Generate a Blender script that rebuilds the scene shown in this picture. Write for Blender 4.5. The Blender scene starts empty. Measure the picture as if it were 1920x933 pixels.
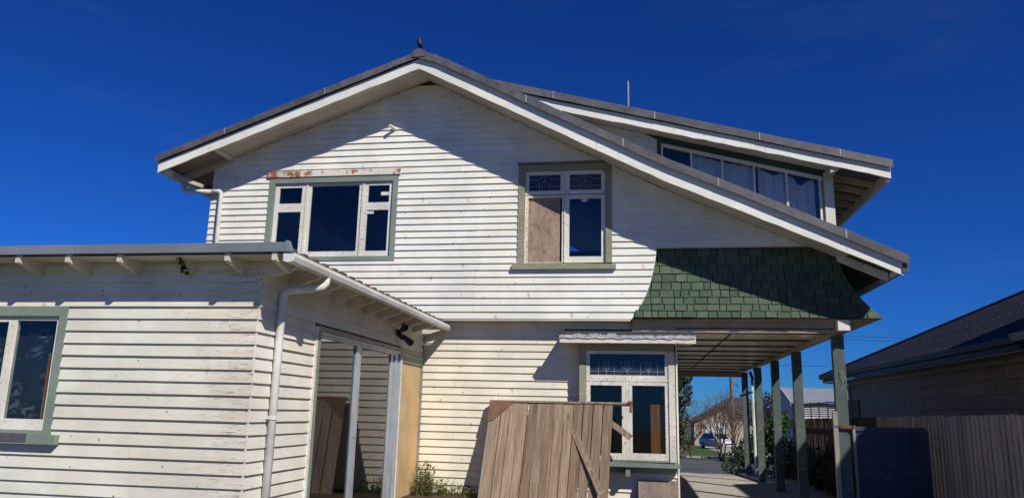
import bpy, math, random
from mathutils import Vector, Matrix
random.seed(7)
R = math.radians
sc = bpy.context.scene
COL = sc.collection

# ------------------------------------------------------------------ camera, light, exposure
cam_d = bpy.data.cameras.new('camera'); cam = bpy.data.objects.new('camera', cam_d); COL.objects.link(cam)
yaw, pit, rol = R(-9.65), R(12.07), R(1.363)
fw = Vector((math.sin(yaw)*math.cos(pit), math.cos(yaw)*math.cos(pit), math.sin(pit)))
rt = Vector((math.cos(yaw), -math.sin(yaw), 0)); up = rt.cross(fw)
r2 = rt*math.cos(rol) + up*math.sin(rol); u2 = up*math.cos(rol) - rt*math.sin(rol)
m = Matrix.Identity(4)
for i, v in enumerate((r2, u2, -fw)):
    for j in range(3): m[j][i] = v[j]
m.translation = Vector((0, -12, 1.55))
cam.matrix_world = m
cam_d.sensor_width = 36; cam_d.lens = 36*1420.4/1920; cam_d.clip_end = 2000; cam_d.clip_start = 0.05
sc.camera = cam
SUN_EL, SUN_AZ = R(41), R(44)          # azimuth measured from -Y towards +X
to_sun = Vector((math.cos(SUN_EL)*math.sin(SUN_AZ), -math.cos(SUN_EL)*math.cos(SUN_AZ), math.sin(SUN_EL)))
sun_d = bpy.data.lights.new('sun', 'SUN'); sun_d.energy = 5.0; sun_d.angle = R(0.53); sun_d.color = (1, .955, .875)
sun = bpy.data.objects.new('sun', sun_d); COL.objects.link(sun)
sun.rotation_euler = to_sun.to_track_quat('Z', 'Y').to_euler(); sun.location = (10, -20, 25)
w = bpy.data.worlds.new('World'); sc.world = w; w.use_nodes = True
nt = w.node_tree; nt.nodes.clear()
sky = nt.nodes.new('ShaderNodeTexSky'); sky.sky_type = 'NISHITA'; sky.sun_disc = False
sky.sun_elevation = SUN_EL; sky.sun_rotation = math.atan2(to_sun.x, to_sun.y)
sky.altitude = 0; sky.air_density = 1.0; sky.dust_density = 0.0; sky.ozone_density = 6.0
def vmul(col):
    x = nt.nodes.new('ShaderNodeMix'); x.data_type = 'RGBA'; x.blend_type = 'MULTIPLY'; x.inputs[0].default_value = 1; x.clamp_result = False
    x.inputs[7].default_value = (*col, 1); return x
pre = vmul((.1, .1, .1)); gam = nt.nodes.new('ShaderNodeGamma'); gam.inputs[1].default_value = 1.22; post = vmul((1.0, 3.65, 8.7))   # deep clear winter blue
bg = nt.nodes.new('ShaderNodeBackground'); bg.inputs[1].default_value = 0.1
wo = nt.nodes.new('ShaderNodeOutputWorld')
nt.links.new(sky.outputs[0], pre.inputs[6]); nt.links.new(pre.outputs[2], gam.inputs[0]); nt.links.new(gam.outputs[0], post.inputs[6]); tcw = nt.nodes.new('ShaderNodeTexCoord'); mpw = nt.nodes.new('ShaderNodeMapping'); mpw.inputs['Scale'].default_value = (1.6, 1.6, 9); mpw.inputs['Rotation'].default_value = (.12, .08, 0)
nzw = nt.nodes.new('ShaderNodeTexNoise'); nzw.inputs['Scale'].default_value = 1.7; nzw.inputs['Detail'].default_value = 7; nzw.inputs['Roughness'].default_value = .6
rpw = nt.nodes.new('ShaderNodeValToRGB'); rpw.color_ramp.elements[0].position = .57; rpw.color_ramp.elements[1].position = .85; rpw.color_ramp.elements[1].color = (.028, .028, .028, 1)
cir = nt.nodes.new('ShaderNodeMix'); cir.data_type = 'RGBA'; cir.inputs[7].default_value = (4.5, 5.5, 7, 1)      # faint high cirrus over the whole sky
nt.links.new(tcw.outputs['Generated'], mpw.inputs[0]); nt.links.new(mpw.outputs[0], nzw.inputs['Vector']); nt.links.new(nzw.outputs['Fac'], rpw.inputs[0])
nt.links.new(rpw.outputs[0], cir.inputs[0]); nt.links.new(post.outputs[2], cir.inputs[6]); nt.links.new(cir.outputs[2], bg.inputs[0]); nt.links.new(bg.outputs[0], wo.inputs[0])
vs = sc.view_settings
vs.view_transform = 'Standard'; vs.look = 'None'; vs.exposure = 0.0; vs.gamma = 1; vs.use_curve_mapping = False

# ------------------------------------------------------------------ materials
def nmat(name):
    mt = bpy.data.materials.new(name); mt.use_nodes = True
    t = mt.node_tree; b = t.nodes['Principled BSDF']
    return mt, t, b
def N(t, k, **kw):
    n = t.nodes.new(k)
    for a, v in kw.items():
        if a in n.inputs.keys() if hasattr(n.inputs, 'keys') else False: n.inputs[a].default_value = v
        else: setattr(n, a, v)
    return n
def coords(t, obj=False, scale=(1, 1, 1), rand=False):
    src = N(t, 'ShaderNodeTexCoord').outputs['Object'] if obj else N(t, 'ShaderNodeNewGeometry').outputs['Position']
    mp = N(t, 'ShaderNodeMapping'); mp.inputs['Scale'].default_value = scale
    t.links.new(src, mp.inputs['Vector'])
    if rand:
        oi = N(t, 'ShaderNodeObjectInfo'); mu = N(t, 'ShaderNodeMath', operation='MULTIPLY'); mu.inputs[1].default_value = 37.0
        t.links.new(oi.outputs['Random'], mu.inputs[0]); cb = N(t, 'ShaderNodeCombineXYZ')
        for k in range(3): t.links.new(mu.outputs[0], cb.inputs[k])
        t.links.new(cb.outputs[0], mp.inputs['Location'])
    return mp.outputs[0]
def noise(t, vec, scale, detail=4, rough=.55, dist=0):
    n = N(t, 'ShaderNodeTexNoise'); n.inputs['Scale'].default_value = scale; n.inputs['Detail'].default_value = detail
    n.inputs['Roughness'].default_value = rough; n.inputs['Distortion'].default_value = dist
    t.links.new(vec, n.inputs['Vector']); return n.outputs['Fac']
def ramp(t, fac, stops):
    r = N(t, 'ShaderNodeValToRGB'); e = r.color_ramp.elements
    while len(e) < len(stops): e.new(.5)
    for q, (p, c) in zip(e, stops):
        q.position = p; q.color = (c, c, c, 1) if not hasattr(c, '__len__') else (*c, 1)
    t.links.new(fac, r.inputs[0]); return r.outputs[0]
def mix(t, fac, a, b, mode='MIX'):
    x = N(t, 'ShaderNodeMix', data_type='RGBA', blend_type=mode)
    for s, v in ((x.inputs[0], fac), (x.inputs[6], a), (x.inputs[7], b)):
        if isinstance(v, (int, float)): s.default_value = v
        elif isinstance(v, tuple): s.default_value = (*v, 1)
        else: t.links.new(v, s)
    return x.outputs[2]
def mul(t, a, b):
    x = N(t, 'ShaderNodeMath', operation='MULTIPLY')
    for s, v in ((x.inputs[0], a), (x.inputs[1], b)):
        if isinstance(v, (int, float)): s.default_value = v
        else: t.links.new(v, s)
    return x.outputs[0]
def bump(t, b, h, dist=.003, strength=.6):
    n = N(t, 'ShaderNodeBump'); n.inputs['Distance'].default_value = dist; n.inputs['Strength'].default_value = strength
    t.links.new(h, n.inputs['Height']); t.links.new(n.outputs[0], b.inputs['Normal'])
def objrand(t, lo, hi):
    oi = N(t, 'ShaderNodeObjectInfo'); mr = N(t, 'ShaderNodeMapRange')
    mr.inputs['To Min'].default_value = lo; mr.inputs['To Max'].default_value = hi
    t.links.new(oi.outputs['Random'], mr.inputs[0]); return mr.outputs[0]
def grey(t, v):
    c = N(t, 'ShaderNodeCombineColor')
    for k in range(3): t.links.new(v, c.inputs[k])
    return c.outputs[0]

def paint(name, col, peel=.66, peelcol=(.22, .19, .15), dirt=.16, rust=0.0, rough=.55, rvar=.05, obj=False, streak=(1.2, 1.2, 14), corner=False):
    """old oil paint: broad grime, fine horizontal grain, chips down to the wood, rusty nail heads"""
    mt, t, b = nmat(name)
    v = coords(t, obj); vr = coords(t, obj, streak, rand=True)
    c = mix(t, 1, col, grey(t, objrand(t, 1-rvar, 1+rvar*.4)), 'MULTIPLY')
    g = ramp(t, noise(t, v, 1.7, 6, .6), [(.38, 1-dirt), (.62, 1)])
    c = mix(t, 1, c, g, 'MULTIPLY')
    st = ramp(t, noise(t, vr, 3.0, 5, .65), [(.3, .93), (.6, 1)])
    c = mix(t, 1, c, st, 'MULTIPLY')
    yel = ramp(t, noise(t, v, .8, 4, .6), [(.5, 0), (.75, .5)])
    c = mix(t, yel, c, tuple(x*y for x, y in zip(col, (.98, .9, .74))))
    ch = mul(t, ramp(t, noise(t, vr, 7.0, 7, .7), [(peel, 0), (peel+.025, 1)]), ramp(t, noise(t, v, .9, 3, .6), [(.42, 0.15), (.6, 1)]))
    c = mix(t, ch, c, peelcol)
    if rust:
        sx = N(t, 'ShaderNodeSeparateXYZ'); t.links.new(v, sx.inputs[0]); ad = N(t, 'ShaderNodeMath', operation='ADD')
        t.links.new(sx.outputs[0], ad.inputs[0]); t.links.new(sx.outputs[1], ad.inputs[1])
        wv_ = noise(t, v, 26, 3, .6)
        def spots(scale, zs, r0, r1, lo, ns):
            cb = N(t, 'ShaderNodeCombineXYZ'); t.links.new(ad.outputs[0], cb.inputs[0]); t.links.new(mul(t, sx.outputs[2], zs), cb.inputs[1])
            vo = N(t, 'ShaderNodeTexVoronoi', voronoi_dimensions='2D'); vo.inputs['Scale'].default_value = scale; t.links.new(cb.outputs[0], vo.inputs['Vector'])
            dd = N(t, 'ShaderNodeMath', operation='ADD'); t.links.new(vo.outputs['Distance'], dd.inputs[0]); t.links.new(mul(t, wv_, r1*.9), dd.inputs[1])
            k = ramp(t, dd.outputs[0], [(r0+r1*.45, 1), (r1*1.45, 0)])
            sc2 = N(t, 'ShaderNodeSeparateColor'); t.links.new(vo.outputs['Color'], sc2.inputs[0])
            return mul(t, k, ramp(t, sc2.outputs[0], [(lo, 0), (lo+.05, 1)]))
        c = mix(t, mul(t, spots(1.7, .5, .008, .05, .55, 1), rust*.65), c, (.42, .17, .05))      # rust runs
        c = mix(t, mul(t, spots(2.3, 1, .014, .028, .4, 1), rust), c, (.20, .065, .02))             # nail heads
        c = mix(t, mul(t, spots(3.1, 1, .012, .03, .66, 2), .8), c, (.07, .06, .05))
    if corner:
        sx2 = N(t, 'ShaderNodeSeparateXYZ'); t.links.new(v, sx2.inputs[0]); mr = N(t, 'ShaderNodeMapRange')
        mr.inputs['From Min'].default_value = -4.5; mr.inputs['From Max'].default_value = -3.45; t.links.new(sx2.outputs[0], mr.inputs[0])
        k = mul(t, mr.outputs[0], ramp(t, noise(t, vr, 1.6, 6, .7), [(.36, 0), (.62, .85)]))
        c = mix(t, k, c, (.56, .46, .33))
        k = mul(t, mul(t, mr.outputs[0], mr.outputs[0]), ramp(t, noise(t, vr, 5, 8, .75), [(.56, 0), (.60, 1)]))
        c = mix(t, k, c, (.10, .08, .06))
    t.links.new(c, b.inputs['Base Color']); b.inputs['Roughness'].default_value = rough
    b.inputs['Specular IOR Level'].default_value = .3
    h = mix(t, .5, noise(t, vr, 9, 5, .7), grey(t, mul(t, ch, -1.0)))
    bump(t, b, h, .0025, .5)
    return mt
def wood(name, c0, c1, scale=(9, 9, .8), rough=.85, rvar=.18, knots=True, dark=(.05, .035, .025)):
    mt, t, b = nmat(name)
    v = coords(t, True, scale, rand=True)
    n1 = noise(t, v, 2.2, 8, .68, .6); n2 = noise(t, v, 11, 4, .7)
    c = mix(t, ramp(t, n1, [(.38, 0), (.62, 1)]), c0, c1)
    c = mix(t, ramp(t, n2, [(.54, 0), (.72, .6)]), c, dark)
    c = mix(t, 1, c, grey(t, objrand(t, 1-rvar, 1+rvar)), 'MULTIPLY')
    if knots:
        vo = N(t, 'ShaderNodeTexVoronoi'); vo.inputs['Scale'].default_value = 2.4
        t.links.new(coords(t, True, (1, 1, .5), rand=True), vo.inputs['Vector'])
        c = mix(t, ramp(t, vo.outputs['Distance'], [(.03, .75), (.09, 0)]), c, dark)
    t.links.new(c, b.inputs['Base Color']); b.inputs['Roughness'].default_value = rough
    b.inputs['Specular IOR Level'].default_value = .2
    bump(t, b, n2, .003, .6)
    return mt
def metal(name, col, rough=.5, met=0.0, var=.25, scale=3, rustm=0, rustcol=(.12, .04, .02), dist=.002):
    mt, t, b = nmat(name)
    v = coords(t)
    c = mix(t, 1, col, grey(t, objrand(t, 1-var*.5, 1+var*.3)), 'MULTIPLY')
    c = mix(t, 1, c, ramp(t, noise(t, v, scale, 6, .65), [(.3, 1-var), (.7, 1+var*.3)]), 'MULTIPLY')
    if rustm:
        c = mix(t, ramp(t, noise(t, v, 5, 6, .7), [(1-rustm, 0), (1.05-rustm, 1)]), c, rustcol)
    t.links.new(c, b.inputs['Base Color']); b.inputs['Roughness'].default_value = rough; b.inputs['Metallic'].default_value = met
    bump(t, b, noise(t, v, 14, 3), dist, .4)
    return mt
def plain(name, col, rough=.6, var=.12, scale=6, met=0):
    return metal(name, col, rough, met, var, scale)
def ground_mat(name, ca, cb, scale, cc=None, rough=.9, dist=.01):
    mt, t, b = nmat(name); v = coords(t)
    c = mix(t, ramp(t, noise(t, v, scale, 8, .7), [(.35, 0), (.65, 1)]), ca, cb)
    if cc: c = mix(t, ramp(t, noise(t, v, scale*.13, 5, .6), [(.45, 0), (.62, .8)]), c, cc)
    t.links.new(c, b.inputs['Base Color']); b.inputs['Roughness'].default_value = rough
    b.inputs['Specular IOR Level'].default_value = .2
    bump(t, b, noise(t, v, scale*3, 5, .7), dist, .7)
    return mt
def leafmat(name, ca, cb, trans=.35):
    mt, t, b = nmat(name); v = coords(t)
    c = mix(t, ramp(t, noise(t, v, 5, 4, .7), [(.3, 0), (.7, 1)]), ca, cb)
    t.links.new(c, b.inputs['Base Color']); b.inputs['Roughness'].default_value = .5
    tr = N(t, 'ShaderNodeBsdfTranslucent'); t.links.new(c, tr.inputs[0])
    ms = N(t, 'ShaderNodeMixShader'); ms.inputs[0].default_value = trans
    t.links.new(b.outputs[0], ms.inputs[1]); t.links.new(tr.outputs[0], ms.inputs[2])
    t.links.new(ms.outputs[0], t.nodes['Material Output'].inputs[0])
    return mt
def glassmat(name, ior=1.6, tint=(.75, .78, .8), wav=.0004):
    mt, t, b = nmat(name); t.nodes.remove(b)
    lw = N(t, 'ShaderNodeLayerWeight'); lw.inputs[0].default_value = .5
    pw = N(t, 'ShaderNodeMath', operation='POWER'); pw.inputs[1].default_value = 5; t.links.new(lw.outputs['Facing'], pw.inputs[0])
    f0 = ((ior-1)/(ior+1))**2; fr = N(t, 'ShaderNodeMapRange'); fr.inputs['To Min'].default_value = f0; fr.inputs['To Max'].default_value = 1
    t.links.new(pw.outputs[0], fr.inputs[0])
    tr = N(t, 'ShaderNodeBsdfTransparent'); tr.inputs[0].default_value = (*tint, 1)
    gl = N(t, 'ShaderNodeBsdfGlossy'); gl.inputs['Roughness'].default_value = .02
    bp = N(t, 'ShaderNodeBump'); bp.inputs['Distance'].default_value = wav; bp.inputs['Strength'].default_value = .5
    t.links.new(noise(t, coords(t), 2.5, 2), bp.inputs['Height']); t.links.new(bp.outputs[0], gl.inputs['Normal'])
    ms = N(t, 'ShaderNodeMixShader')
    t.links.new(fr.outputs[0], ms.inputs[0])
    t.links.new(tr.outputs[0], ms.inputs[1]); t.links.new(gl.outputs[0], ms.inputs[2])
    t.links.new(ms.outputs[0], t.nodes['Material Output'].inputs[0])
    return mt

M = {}
M['board_up'] = paint('cream paint upper', (.815, .805, .72), peel=.67, rust=1, dirt=.15)
M['board_low'] = paint('cream paint lower', (.81, .76, .615), peel=.67, rust=1)
M['board_annex'] = paint('cream paint annex', (.72, .705, .605), peel=.64, rust=.9, dirt=.2, corner=True)
M['board_side'] = paint('cream paint annex side', (.73, .69, .60), peel=.68, rust=.6)
M['dark_wood'] = plain('bare dark timber', (.06, .05, .04), .9)
M['barge'] = paint('white barge paint', (.81, .80, .72), peel=.615, dirt=.14, rust=.8, rvar=.02)
M['soffit'] = paint('soffit paint', (.66, .60, .49), peel=.70, dirt=.2)
M['tail'] = paint('rafter tail paint', (.62, .57, .46), peel=.60, dirt=.25, obj=True)
M['white_sash'] = paint('white sash paint', (.78, .75, .67), peel=.585, dirt=.18, streak=(3, 3, 4))
M['worn_sash'] = paint('worn sash paint', (.77, .73, .64), peel=.555, dirt=.25, rust=1, streak=(4, 4, 4))
M['green_trim'] = paint('grey green trim', (.225, .275, .235), peel=.60, peelcol=(.40, .38, .32), dirt=.2)
M['olive_trim'] = paint('olive green trim', (.27, .28, .185), peel=.56, peelcol=(.42, .40, .33), dirt=.2)
M['dark_trim'] = paint('dark green trim', (.045, .075, .06), peel=.66, dirt=.2)
M['post'] = paint('green post paint', (.085, .115, .105), peel=.565, peelcol=(.33, .33, .31), dirt=.25)
M['ceiling'] = paint('ceiling sheet paint', (.56, .51, .42), peel=.74, dirt=.25, rough=.3); M['ceiling'].node_tree.nodes['Principled BSDF'].inputs['Specular IOR Level'].default_value = .7
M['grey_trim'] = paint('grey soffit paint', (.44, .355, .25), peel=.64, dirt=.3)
M['roof_metal'] = metal('old lead grey roofing', (.10, .095, .11), .6, .0, .5, 5, .36, (.10, .055, .045))
M['fascia_metal'] = metal('galvanised flashing', (.24, .26, .29), .5, .2, .25, 2)
M['gutter'] = paint('grimy white gutter', (.70, .70, .69), peel=.68, peelcol=(.33, .31, .27), dirt=.3, rough=.4, rvar=0, streak=(3, 3, 3))
M['pvc'] = paint('grimy white pipe', (.74, .73, .69), peel=.70, peelcol=(.36, .32, .25), dirt=.3, rough=.4, rvar=0, streak=(7, 7, .7))
M['rust_roof'] = metal('rusty roofing', (.15, .085, .065), .8, 0, .5, 7, .4, (.09, .08, .08))
M['rust'] = metal('rusty iron', (.20, .075, .04), .85, 0, .5, 12)
M['rust_flash'] = metal('rust stained flashing', (.72, .66, .56), .6, 0, .1, 5, .46, (.30, .13, .05))
M['rust_heavy'] = metal('heavily rusted flashing', (.66, .56, .44), .8, 0, .15, 7, .56, (.27, .10, .04))
M['alu'] = metal('aluminium frame', (.42, .45, .49), .42, .35, .18, 4)
M['glass'] = glassmat('window glass')
M['glass_old'] = glassmat('old window glass', 1.5, (.7, .72, .75))
M['glass_clear'] = glassmat('clean glass', 1.5, (.95, .96, .97))
M['glass_slide'] = glassmat('sliding door glass', 1.62, (.7, .72, .72), .0002)
M['door'] = paint('tan door paint', (.56, .375, .18), peel=.66, dirt=.25, peelcol=(.34, .22, .10), rvar=0, streak=(4, 4, 1.2))
M['ply'] = wood('weathered plywood', (.42, .31, .22), (.27, .19, .145), (2.2, 2.2, .9), knots=True)
M['ply_dark'] = wood('grey plywood', (.27, .215, .18), (.17, .13, .11), (3, 3, .8))
M['gatewood'] = wood('weathered gate timber', (.37, .275, .195), (.20, .14, .095), (11, 11, .6), rvar=.26)
M['gatedark'] = wood('brown bracket timber', (.21, .115, .075), (.14, .08, .055), (3, 3, 2))
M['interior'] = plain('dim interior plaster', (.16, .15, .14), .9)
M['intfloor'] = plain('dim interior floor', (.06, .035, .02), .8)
M['orange_wood'] = wood('varnished interior timber', (.60, .25, .07), (.38, .14, .04))
M['curtain_blue'] = plain('pale blue curtain', (.46, .52, .56), .9, .1, 4)
M['curtain_cream'] = plain('lace curtain', (.68, .63, .48), .9, .2, 20)
M['lead'] = plain('lead came', (.30, .31, .32), .5)
M['frosted'] = plain('slate obscure glass', (.15, .16, .20), .35, .3, 12)
M['leadsheet'] = metal('lead sheet', (.36, .35, .35), .6, 0, .35, 9)
M['bitumen'] = metal('dark sheet roof', (.045, .048, .06), .7, 0, .3, 6)
M['black'] = plain('black plastic', (.012, .012, .014), .45)
M['feather'] = plain('black feather', (.012, .011, .012), .6)
M['beak'] = plain('dark beak', (.08, .05, .02), .5)
M['conc'] = ground_mat('concrete drive', (.45, .42, .365), (.36, .335, .29), 2.2, (.30, .28, .245))
M['asphalt'] = ground_mat('asphalt', (.085, .088, .095), (.06, .062, .068), 3, (.10, .10, .105))
M['path'] = ground_mat('footpath', (.22, .21, .19), (.17, .165, .15), 2)
M['yard'] = ground_mat('yard gravel and dry grass', (.13, .12, .07), (.07, .08, .035), 5, (.17, .15, .10), dist=.03)
M['lawn'] = ground_mat('lawn', (.055, .095, .02), (.04, .07, .015), 4, (.08, .10, .03), dist=.03)
M['blockwall'] = plain('grey brown blocks', (.42, .30, .205), .9, .2, 8)
M['mortar'] = plain('mortar', (.10, .085, .07), .95)
M['nbroof'] = metal('charcoal roofing', (.013, .013, .016), .6, 0, .15, 3)
M['nbdark'] = plain('charcoal fascia', (.022, .022, .026), .5)
M['nbsoffit'] = plain('neighbour soffit', (.42, .37, .29), .8)
M['paling'] = wood('paling fence timber', (.42, .36, .30), (.29, .245, .20), knots=False)
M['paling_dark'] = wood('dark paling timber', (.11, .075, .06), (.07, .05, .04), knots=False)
M['bluegate'] = metal('dark blue gate sheet', (.04, .054, .09), .55, 0, .45, 4, .40, (.10, .085, .075))
M['greypost'] = wood('silvered timber', (.33, .31, .27), (.24, .22, .19), knots=False)
M['garageroof'] = metal('zinc roofing', (.38, .40, .43), .5, .2, .12, 2)
M['whitewall'] = plain('white cladding', (.62, .62, .60), .7)
M['beige'] = plain('beige stucco', (.46, .36, .28), .9, .1)
M['tileroof'] = plain('dark tile roof', (.06, .05, .052), .85, .3)
M['car'] = metal('silver car paint', (.42, .43, .44), .35, .1, .03, 2, dist=0.0)
M['tyre'] = plain('tyre rubber', (.02, .02, .02), .8)
M['carglass'] = plain('dark car glass', (.012, .015, .02), .08)
M['lampglass'] = plain('headlamp', (.7, .7, .7), .15)
M['bark'] = ground_mat('bark', (.12, .09, .065), (.07, .055, .04), 12)
M['twig'] = plain('bare twigs', (.10, .075, .06), .85)
M['pole'] = wood('power pole timber', (.17, .145, .115), (.11, .095, .075), knots=False)
M['leaf_dark'] = leafmat('dark evergreen leaves', (.025, .045, .022), (.06, .08, .045))
M['leaf_green'] = leafmat('glossy green leaves', (.025, .06, .012), (.07, .13, .03))
M['leaf_brown'] = leafmat('russet leaves', (.10, .055, .045), (.055, .035, .03), .2)
M['leaf_rust'] = leafmat('orange dry leaves', (.22, .10, .04), (.14, .08, .04))
M['leaf_yellow'] = leafmat('yellow green leaves', (.13, .13, .03), (.07, .09, .02))
M['grass'] = leafmat('weed stems', (.10, .13, .035), (.17, .16, .06))
M['petal'] = leafmat('cream weed heads', (.55, .48, .22), (.45, .42, .25))
M['wire'] = plain('wire', (.02, .02, .022), .6)
# green shingle
def shingle_mat():
    mt, t, b = nmat('green shingle'); v = coords(t, True, (14, 14, 2.5), rand=True)
    oi = N(t, 'ShaderNodeObjectInfo')
    c = mix(t, oi.outputs['Random'], (.048, .092, .056), (.108, .145, .085))
    c = mix(t, ramp(t, noise(t, v, 2, 6, .7), [(.35, 0), (.75, .55)]), c, (.06, .085, .068))
    c = mix(t, 1, c, ramp(t, noise(t, coords(t), 1.5, 4), [(.3, .8), (.7, 1.12)]), 'MULTIPLY')
    t.links.new(c, b.inputs['Base Color']); b.inputs['Roughness'].default_value = .8
    b.inputs['Specular IOR Level'].default_value = .25
    bump(t, b, noise(t, v, 5, 5), .003, .6)
    return mt
M['shingle'] = shingle_mat()
def floral_mat():
    mt, t, b = nmat('floral net curtain'); v = coords(t, True)
    vo = N(t, 'ShaderNodeTexVoronoi'); vo.inputs['Scale'].default_value = 5.5; t.links.new(v, vo.inputs['Vector'])
    wv = N(t, 'ShaderNodeTexWave', wave_type='RINGS'); wv.inputs['Scale'].default_value = 12
    wv.inputs['Distortion'].default_value = 6; t.links.new(v, wv.inputs['Vector'])
    k = mul(t, ramp(t, vo.outputs['Distance'], [(.2, 1), (.5, 0)]), ramp(t, wv.outputs['Fac'], [(.4, 0), (.6, 1)]))
    c = mix(t, k, (.022, .030, .05), (.20, .22, .24))
    t.links.new(c, b.inputs['Base Color']); b.inputs['Roughness'].default_value = .9
    return mt
M['floral'] = floral_mat()

# ------------------------------------------------------------------ helpers
def link(name, me, mat, parent=None, loc=None):
    o = bpy.data.objects.new(name, me); COL.objects.link(o)
    if mat and not me.materials: me.materials.append(M[mat] if isinstance(mat, str) else mat)
    if parent: o.parent = parent
    if loc: o.location = loc
    return o
def mesh(name, vs_, fs, mat, parent=None, smooth=False, loc=None):
    me = bpy.data.meshes.new(name); me.from_pydata(vs_, [], fs); me.update()
    if smooth: me.polygons.foreach_set('use_smooth', [True]*len(me.polygons))
    return link(name, me, mat, parent, loc)
BOXF = [(0, 3, 2, 1), (4, 5, 6, 7), (0, 1, 5, 4), (1, 2, 6, 5), (2, 3, 7, 6), (3, 0, 4, 7)]
def boxv(x0, x1, y0, y1, z0, z1):
    return [(x0, y0, z0), (x1, y0, z0), (x1, y1, z0), (x0, y1, z0), (x0, y0, z1), (x1, y0, z1), (x1, y1, z1), (x0, y1, z1)]
def box(name, x0, x1, y0, y1, z0, z1, mat, parent=None):
    """box whose mesh is centred on its own origin"""
    cx, cy, cz = (x0+x1)/2, (y0+y1)/2, (z0+z1)/2
    return mesh(name, boxv(x0-cx, x1-cx, y0-cy, y1-cy, z0-cz, z1-cz), BOXF, mat, parent, loc=(cx, cy, cz))
class MB:
    def __init__(s): s.v = []; s.f = []
    def add(s, v, f):
        n = len(s.v); s.v += [tuple(q) for q in v]; s.f += [tuple(i+n for i in q) for q in f]; return s
    def box(s, *a): return s.add(boxv(*a), BOXF)
    def build(s, name, mat, parent=None, smooth=False, loc=None): return mesh(name, s.v, s.f, mat, parent, smooth, loc)
    def tube(s, pts, r, n=8, cap=True, r1=None):
        pts = [Vector(p) for p in pts]; rings = []; L = len(pts); prev = None
        for i, p in enumerate(pts):
            d = ((pts[min(i+1, L-1)]-p).normalized() if i < L-1 else Vector()) + ((p-pts[max(i-1, 0)]).normalized() if i else Vector())
            d.normalize()
            a = prev if prev else (Vector((0, 0, 1)) if abs(d.z) < .9 else Vector((1, 0, 0)))
            e1 = (a - d*a.dot(d)).normalized(); prev = e1; e2 = d.cross(e1)
            rr = r if r1 is None else r+(r1-r)*i/max(1, L-1)
            rings.append([p+e1*rr*math.cos(2*math.pi*k/n)+e2*rr*math.sin(2*math.pi*k/n) for k in range(n)])
        v = [q for g in rings for q in g]
        f = [(i*n+k, i*n+(k+1) % n, (i+1)*n+(k+1) % n, (i+1)*n+k) for i in range(L-1) for k in range(n)]
        if cap: f += [tuple(range(n))[::-1], tuple(range((L-1)*n, L*n))]
        return s.add(v, f)
    def prism(s, poly, y0, y1, mp=lambda u, y, z: (u, y, z)):
        n = len(poly)
        v = [mp(u, y0, z) for u, z in poly]+[mp(u, y1, z) for u, z in poly]
        f = [tuple(range(n)), tuple(range(2*n-1, n-1, -1))]+[(i, i+n, (i+1) % n+n, (i+1) % n) for i in range(n)]
        return s.add(v, f)
    def beam(s, p, q, wd, ht, side=(0, 1, 0)):
        p, q = Vector(p), Vector(q); d = (q-p).normalized(); sd = Vector(side); sd = (sd-d*sd.dot(d)).normalized(); u = d.cross(sd)
        v = [e+sd*a*wd/2+u*b*ht/2 for e in (p, q) for a, b in ((-1, -1), (1, -1), (1, 1), (-1, 1))]
        return s.add(v, BOXF)
def empty(name, loc=(0, 0, 0)):
    o = bpy.data.objects.new(name, None); COL.objects.link(o); o.location = loc; o.empty_display_size = .2; return o
def tag(o, label=None, cat=None, group=None, kind=None):
    if label: o['label'] = label
    if cat: o['category'] = cat
    if group: o['group'] = group
    if kind: o['kind'] = kind
    return o
def jr(a): return random.uniform(-a, a)

# ------------------------------------------------------------------ ground and street
def gz(Y):
    P = [(-60, 0), (8, 0), (12, -.12), (14, -.30), (36, -.92), (44, -1.14), (56, -1.38), (66, -1.58), (300, -1.6)]
    for (a, za), (b, zb) in zip(P, P[1:]):
        if Y <= b: return za+(zb-za)*(Y-a)/(b-a)
    return -1.6
YS = [-60, -30, -12, -6, 0, 4, 8, 10, 12, 14, 20, 28, 36, 44, 50, 56, 61, 66, 120, 300]
def sheet(name, x0, x1, y0, y1, dz, mat, kind='structure', nx=1):
    ys = sorted({y0, y1, *[y for y in YS if y0 < y < y1]})
    mb = MB()
    for a, b in zip(ys, ys[1:]):
        for k in range(nx):
            xa, xb = x0+(x1-x0)*k/nx, x0+(x1-x0)*(k+1)/nx
            mb.add([(xa, a, gz(a)+dz), (xb, a, gz(a)+dz), (xb, b, gz(b)+dz), (xa, b, gz(b)+dz)], [(0, 1, 2, 3)])
    o = mb.build(name, mat); tag(o, kind=kind); return o
sheet('ground', -250, 250, -60, 600, 0, 'yard')
sheet('driveway', .56, 4.2, -.4, 14, .006, 'conc')
sheet('bounce_concrete', -1.6, 4.2, -16, -.4, .007, 'conc')  # unseen pale concrete, added to bounce warm light onto the facade and carport ceiling
sheet('road', -120, 120, 14, 36, .008, 'asphalt')
o = MB()
for k in range(30): o.box(-60+k*4+.01, -56+k*4-.01, 36, 36.25, gz(36)-.2, gz(36)+.11)
tag(o.build('kerb', 'conc'), kind='structure')
sheet('footpath', -120, 120, 36.25, 38.6, .1, 'path')
sheet('lawn', -120, 120, 38.6, 200, .06, 'lawn')
sheet('far_driveway', 6.3, 10.6, 43, 71, .07, 'conc')

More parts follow.
